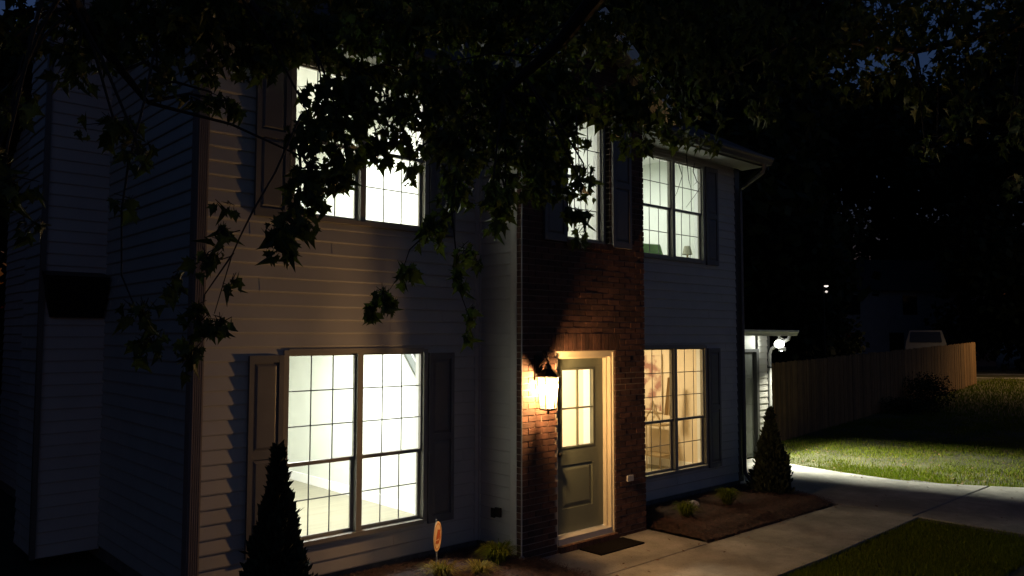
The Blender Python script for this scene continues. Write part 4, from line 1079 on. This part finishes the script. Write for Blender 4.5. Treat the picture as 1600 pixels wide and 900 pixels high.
limb([T0+Vector((0,.2,3.0)), (.2,-1.6,3.9), (.1,.3,4.3), atd(80,-50,3.0), atd(150,60,3.6), atd(230,160,3.8)], .08)
limb([T0+Vector((.2,.8,5.4)), (4.0,-1.2,6.2), (7.0,.2,6.4), atd(1500,-60,8.0), atd(1300,10,8.8)], .09)
def nearest(p):
    best = None
    for L in LIMBS:
        for i in range(2, len(L)-1):
            for t in (0,.25,.5,.75,1):
                q = L[i].lerp(L[i+1], t); dd_ = (q-p).length + (2 if q.z < p.z-.1 else 0)
                if best is None or dd_ < best[0]: best = (dd_, q)
    return best[1]
def S(u,v,dep,ru,rv,n,size=.088,dd=.5):
    p = atd(u,v,dep); q = nearest(p+Vector((0,0,rv/FPX*dep)))
    size *= min(1.0, .55+dep*.095)
    spray(u,v,dep,ru,rv,int(n*1.45),size,q if (q-p).length < .85 else None,dd)
# dense upper canopy, ragged lower edge
SPR = [
 # over the upper left window
 (500,150,4.6,42,38,44),(560,160,4.7,45,42,70),(525,210,4.5,50,42,58),(480,215,4.3,32,45,36),(480,280,4.2,30,35,42),(530,275,4.5,28,28,30),(600,190,4.9,45,50,56),(640,150,5.0,50,45,60),
 (650,215,4.8,40,42,38),(590,240,4.9,30,24,26),(640,265,4.7,18,24,10),(555,120,5.2,55,30,60),(625,110,5.3,55,30,70),(540,250,4.4,22,30,18),
 # big hanging cluster with drooping tip left of the window
 (478,312,3.6,30,26,26),(455,350,3.4,36,30,26),(440,385,3.3,30,34,20),
 # centre mass
 (700,150,4.8,55,60,110),(760,140,4.9,60,60,120),(820,150,4.9,60,70,130),(880,140,5.0,55,60,110),(720,230,4.6,45,50,80),(785,225,4.7,50,55,90),(850,225,4.8,50,60,95),(895,205,5.0,34,34,22),
 (710,300,4.5,32,35,34),(790,300,4.6,32,48,44),(850,285,4.7,45,38,46),(960,175,5.2,36,40,36),(912,272,4.7,20,18,9),(908,300,4.6,32,18,13),(985,200,5.2,40,55,50),(985,150,5.2,50,50,60),
 (900,340,4.2,26,22,15),(912,370,4.1,14,22,6),
 # top band
 (430,60,4.6,60,45,90),(520,60,4.9,70,45,110),(620,50,5.1,70,50,120),(720,50,5.0,80,55,130),(820,50,5.0,80,55,140),(920,50,5.2,80,55,140),(1020,50,5.6,80,60,120),(1110,40,6.2,80,55,100),
 (1050,130,5.8,55,55,60),(1110,120,6.3,60,50,60),(1040,215,5.9,42,22,26),(1095,225,6.0,35,20,22),(1060,180,5.9,50,24,28),
 (1200,50,6.4,80,60,80),(1290,50,6.2,80,60,80),(1380,40,5.8,80,55,80),(1470,40,5.4,80,55,80),(1560,45,5.0,70,60,70),
 (1220,120,6.5,50,45,36),(1190,170,6.6,34,40,24),(1260,100,6.4,45,26,22),(1330,115,6.3,55,30,46),(1390,75,6.0,45,34,44),(1350,150,6.6,30,16,12),(1300,70,6.6,50,30,40),(1400,120,5.6,36,30,26),(1440,150,5.6,26,34,18),(1500,110,5.4,50,36,34),(1510,170,5.3,34,44,24),
 (1445,235,5.6,24,18,8),(1495,200,5.4,22,26,10),(1580,220,5.0,22,28,10),(1590,150,5.0,30,45,16),(1585,290,4.9,16,20,6),(1465,215,5.5,12,10,4),(1120,185,6.2,14,12,6),
 # upper left corner
 (100,70,3.4,30,30,10),(130,30,3.6,70,45,50),(210,40,3.8,60,50,56),(290,40,4.0,60,50,64),(350,50,4.2,55,45,60),(390,100,4.4,50,30,44),(330,110,4.2,34,26,20),
 (165,75,3.6,45,40,26),(20,150,3.2,30,22,9),(245,95,3.9,34,40,24),(120,110,3.4,45,30,16),(175,205,3.3,46,28,18),(215,245,3.1,26,22,9),(330,160,4.0,40,18,16),(355,170,4.0,24,14,8),(20,175,3.0,30,26,10),(8,45,3.4,16,30,8),(24,70,3.3,16,14,6),(62,60,3.5,16,26,9),(40,2,3.4,30,8,5),(22,22,3.4,7,7,2),(25,305,2.6,34,36,13),(40,360,2.6,18,16,5),(10,250,2.7,20,20,6),
 (255,130,3.8,24,24,10),
 # thin hanging twigs at left
 (355,325,3.2,16,14,4),(345,370,3.2,18,18,6),(325,412,3.1,24,22,9),(362,448,3.2,14,14,4),(345,510,3.1,24,18,8),(310,500,3.0,24,30,12),(270,445,3.0,22,22,7),(225,490,2.9,34,22,9),(240,545,2.9,30,24,10),(295,560,3.0,28,28,12),(200,320,3.0,18,16,4),
 # hanging twigs centre
 (668,370,4.3,20,28,13),(690,345,4.4,20,20,10),(632,430,4.1,18,18,9),(598,470,4.0,26,22,12),(585,490,4.0,14,12,5),(770,310,4.4,20,26,12),(775,355,4.3,16,14,7),(725,395,4.3,14,16,7),(715,440,4.2,17,22,9),(738,495,4.2,13,22,8),(730,525,4.1,10,12,4),(745,415,4.2,12,10,4),
]
for s_ in SPR: S(*s_)
# filler deeper in the crown above the roof so that only a few scraps of sky show
for k in range(34):
    u = rnd.uniform(130,1080); v = rnd.uniform(-120,60); S(u,v,rnd.uniform(5.4,7.5) if u > 300 else rnd.uniform(3.8,5.0),80,50,70 if u>110 else 26)
for k in range(26):
    u = rnd.uniform(1060,1640); v = rnd.uniform(-160,30); S(u,v,rnd.uniform(6.5,9.0),85,50,60)
V = np.concatenate(LV); T = np.concatenate(LT)
cr = fastmesh('crown', V, T, LEAF, mp_, 3)
# long thin hanging twigs visible against walls and windows
def tw(pts, r): 
    P = [atd(*p) for p in pts]; TW.tube(P, [r*(1-.7*i/(len(P)-1)) for i in range(len(P))], 5, False)
tw([(470,180,3.9),(430,270,3.6),(395,330,3.3),(375,370,3.25),(362,400,3.2),(335,490,3.1)], .006)
tw([(365,395,3.2),(320,460,3.1),(316,485,3.1)], .004); tw([(363,400,3.2),(325,412,3.1)], .003); tw([(375,360,3.25),(345,368,3.2)],.003)
tw([(245,60,3.9),(225,160,3.4),(200,260,3.1),(190,330,3.0),(190,430,2.95),(215,490,2.9),(240,540,2.9)], .006)
tw([(720,250,4.6),(705,320,4.4),(713,400,4.3),(720,460,4.2),(735,500,4.15)], .006)
tw([(710,330,4.4),(672,360,4.3),(640,390,4.15),(628,425,4.1)], .006); tw([(628,425,4.1),(600,465,4.0)],.003)
tw([(900,180,4.8),(905,260,4.5),(908,330,4.2)], .005)
tw([(1060,255,5.9),(1066,275,5.9),(1058,300,5.85),(1052,312,5.8)], .0035); tw([(1072,240,5.9),(1076,280,5.9),(1079,293,5.9)], .004)
tw([(1085,255,5.9),(1083,268,5.9),(1089,284,5.9),(1096,290,5.9),(1086,305,5.9),(1072,324,5.85)], .004); tw([(1089,284,5.9),(1083,290,5.9)],.002)
TW.build('twigs', BARK, mp_)
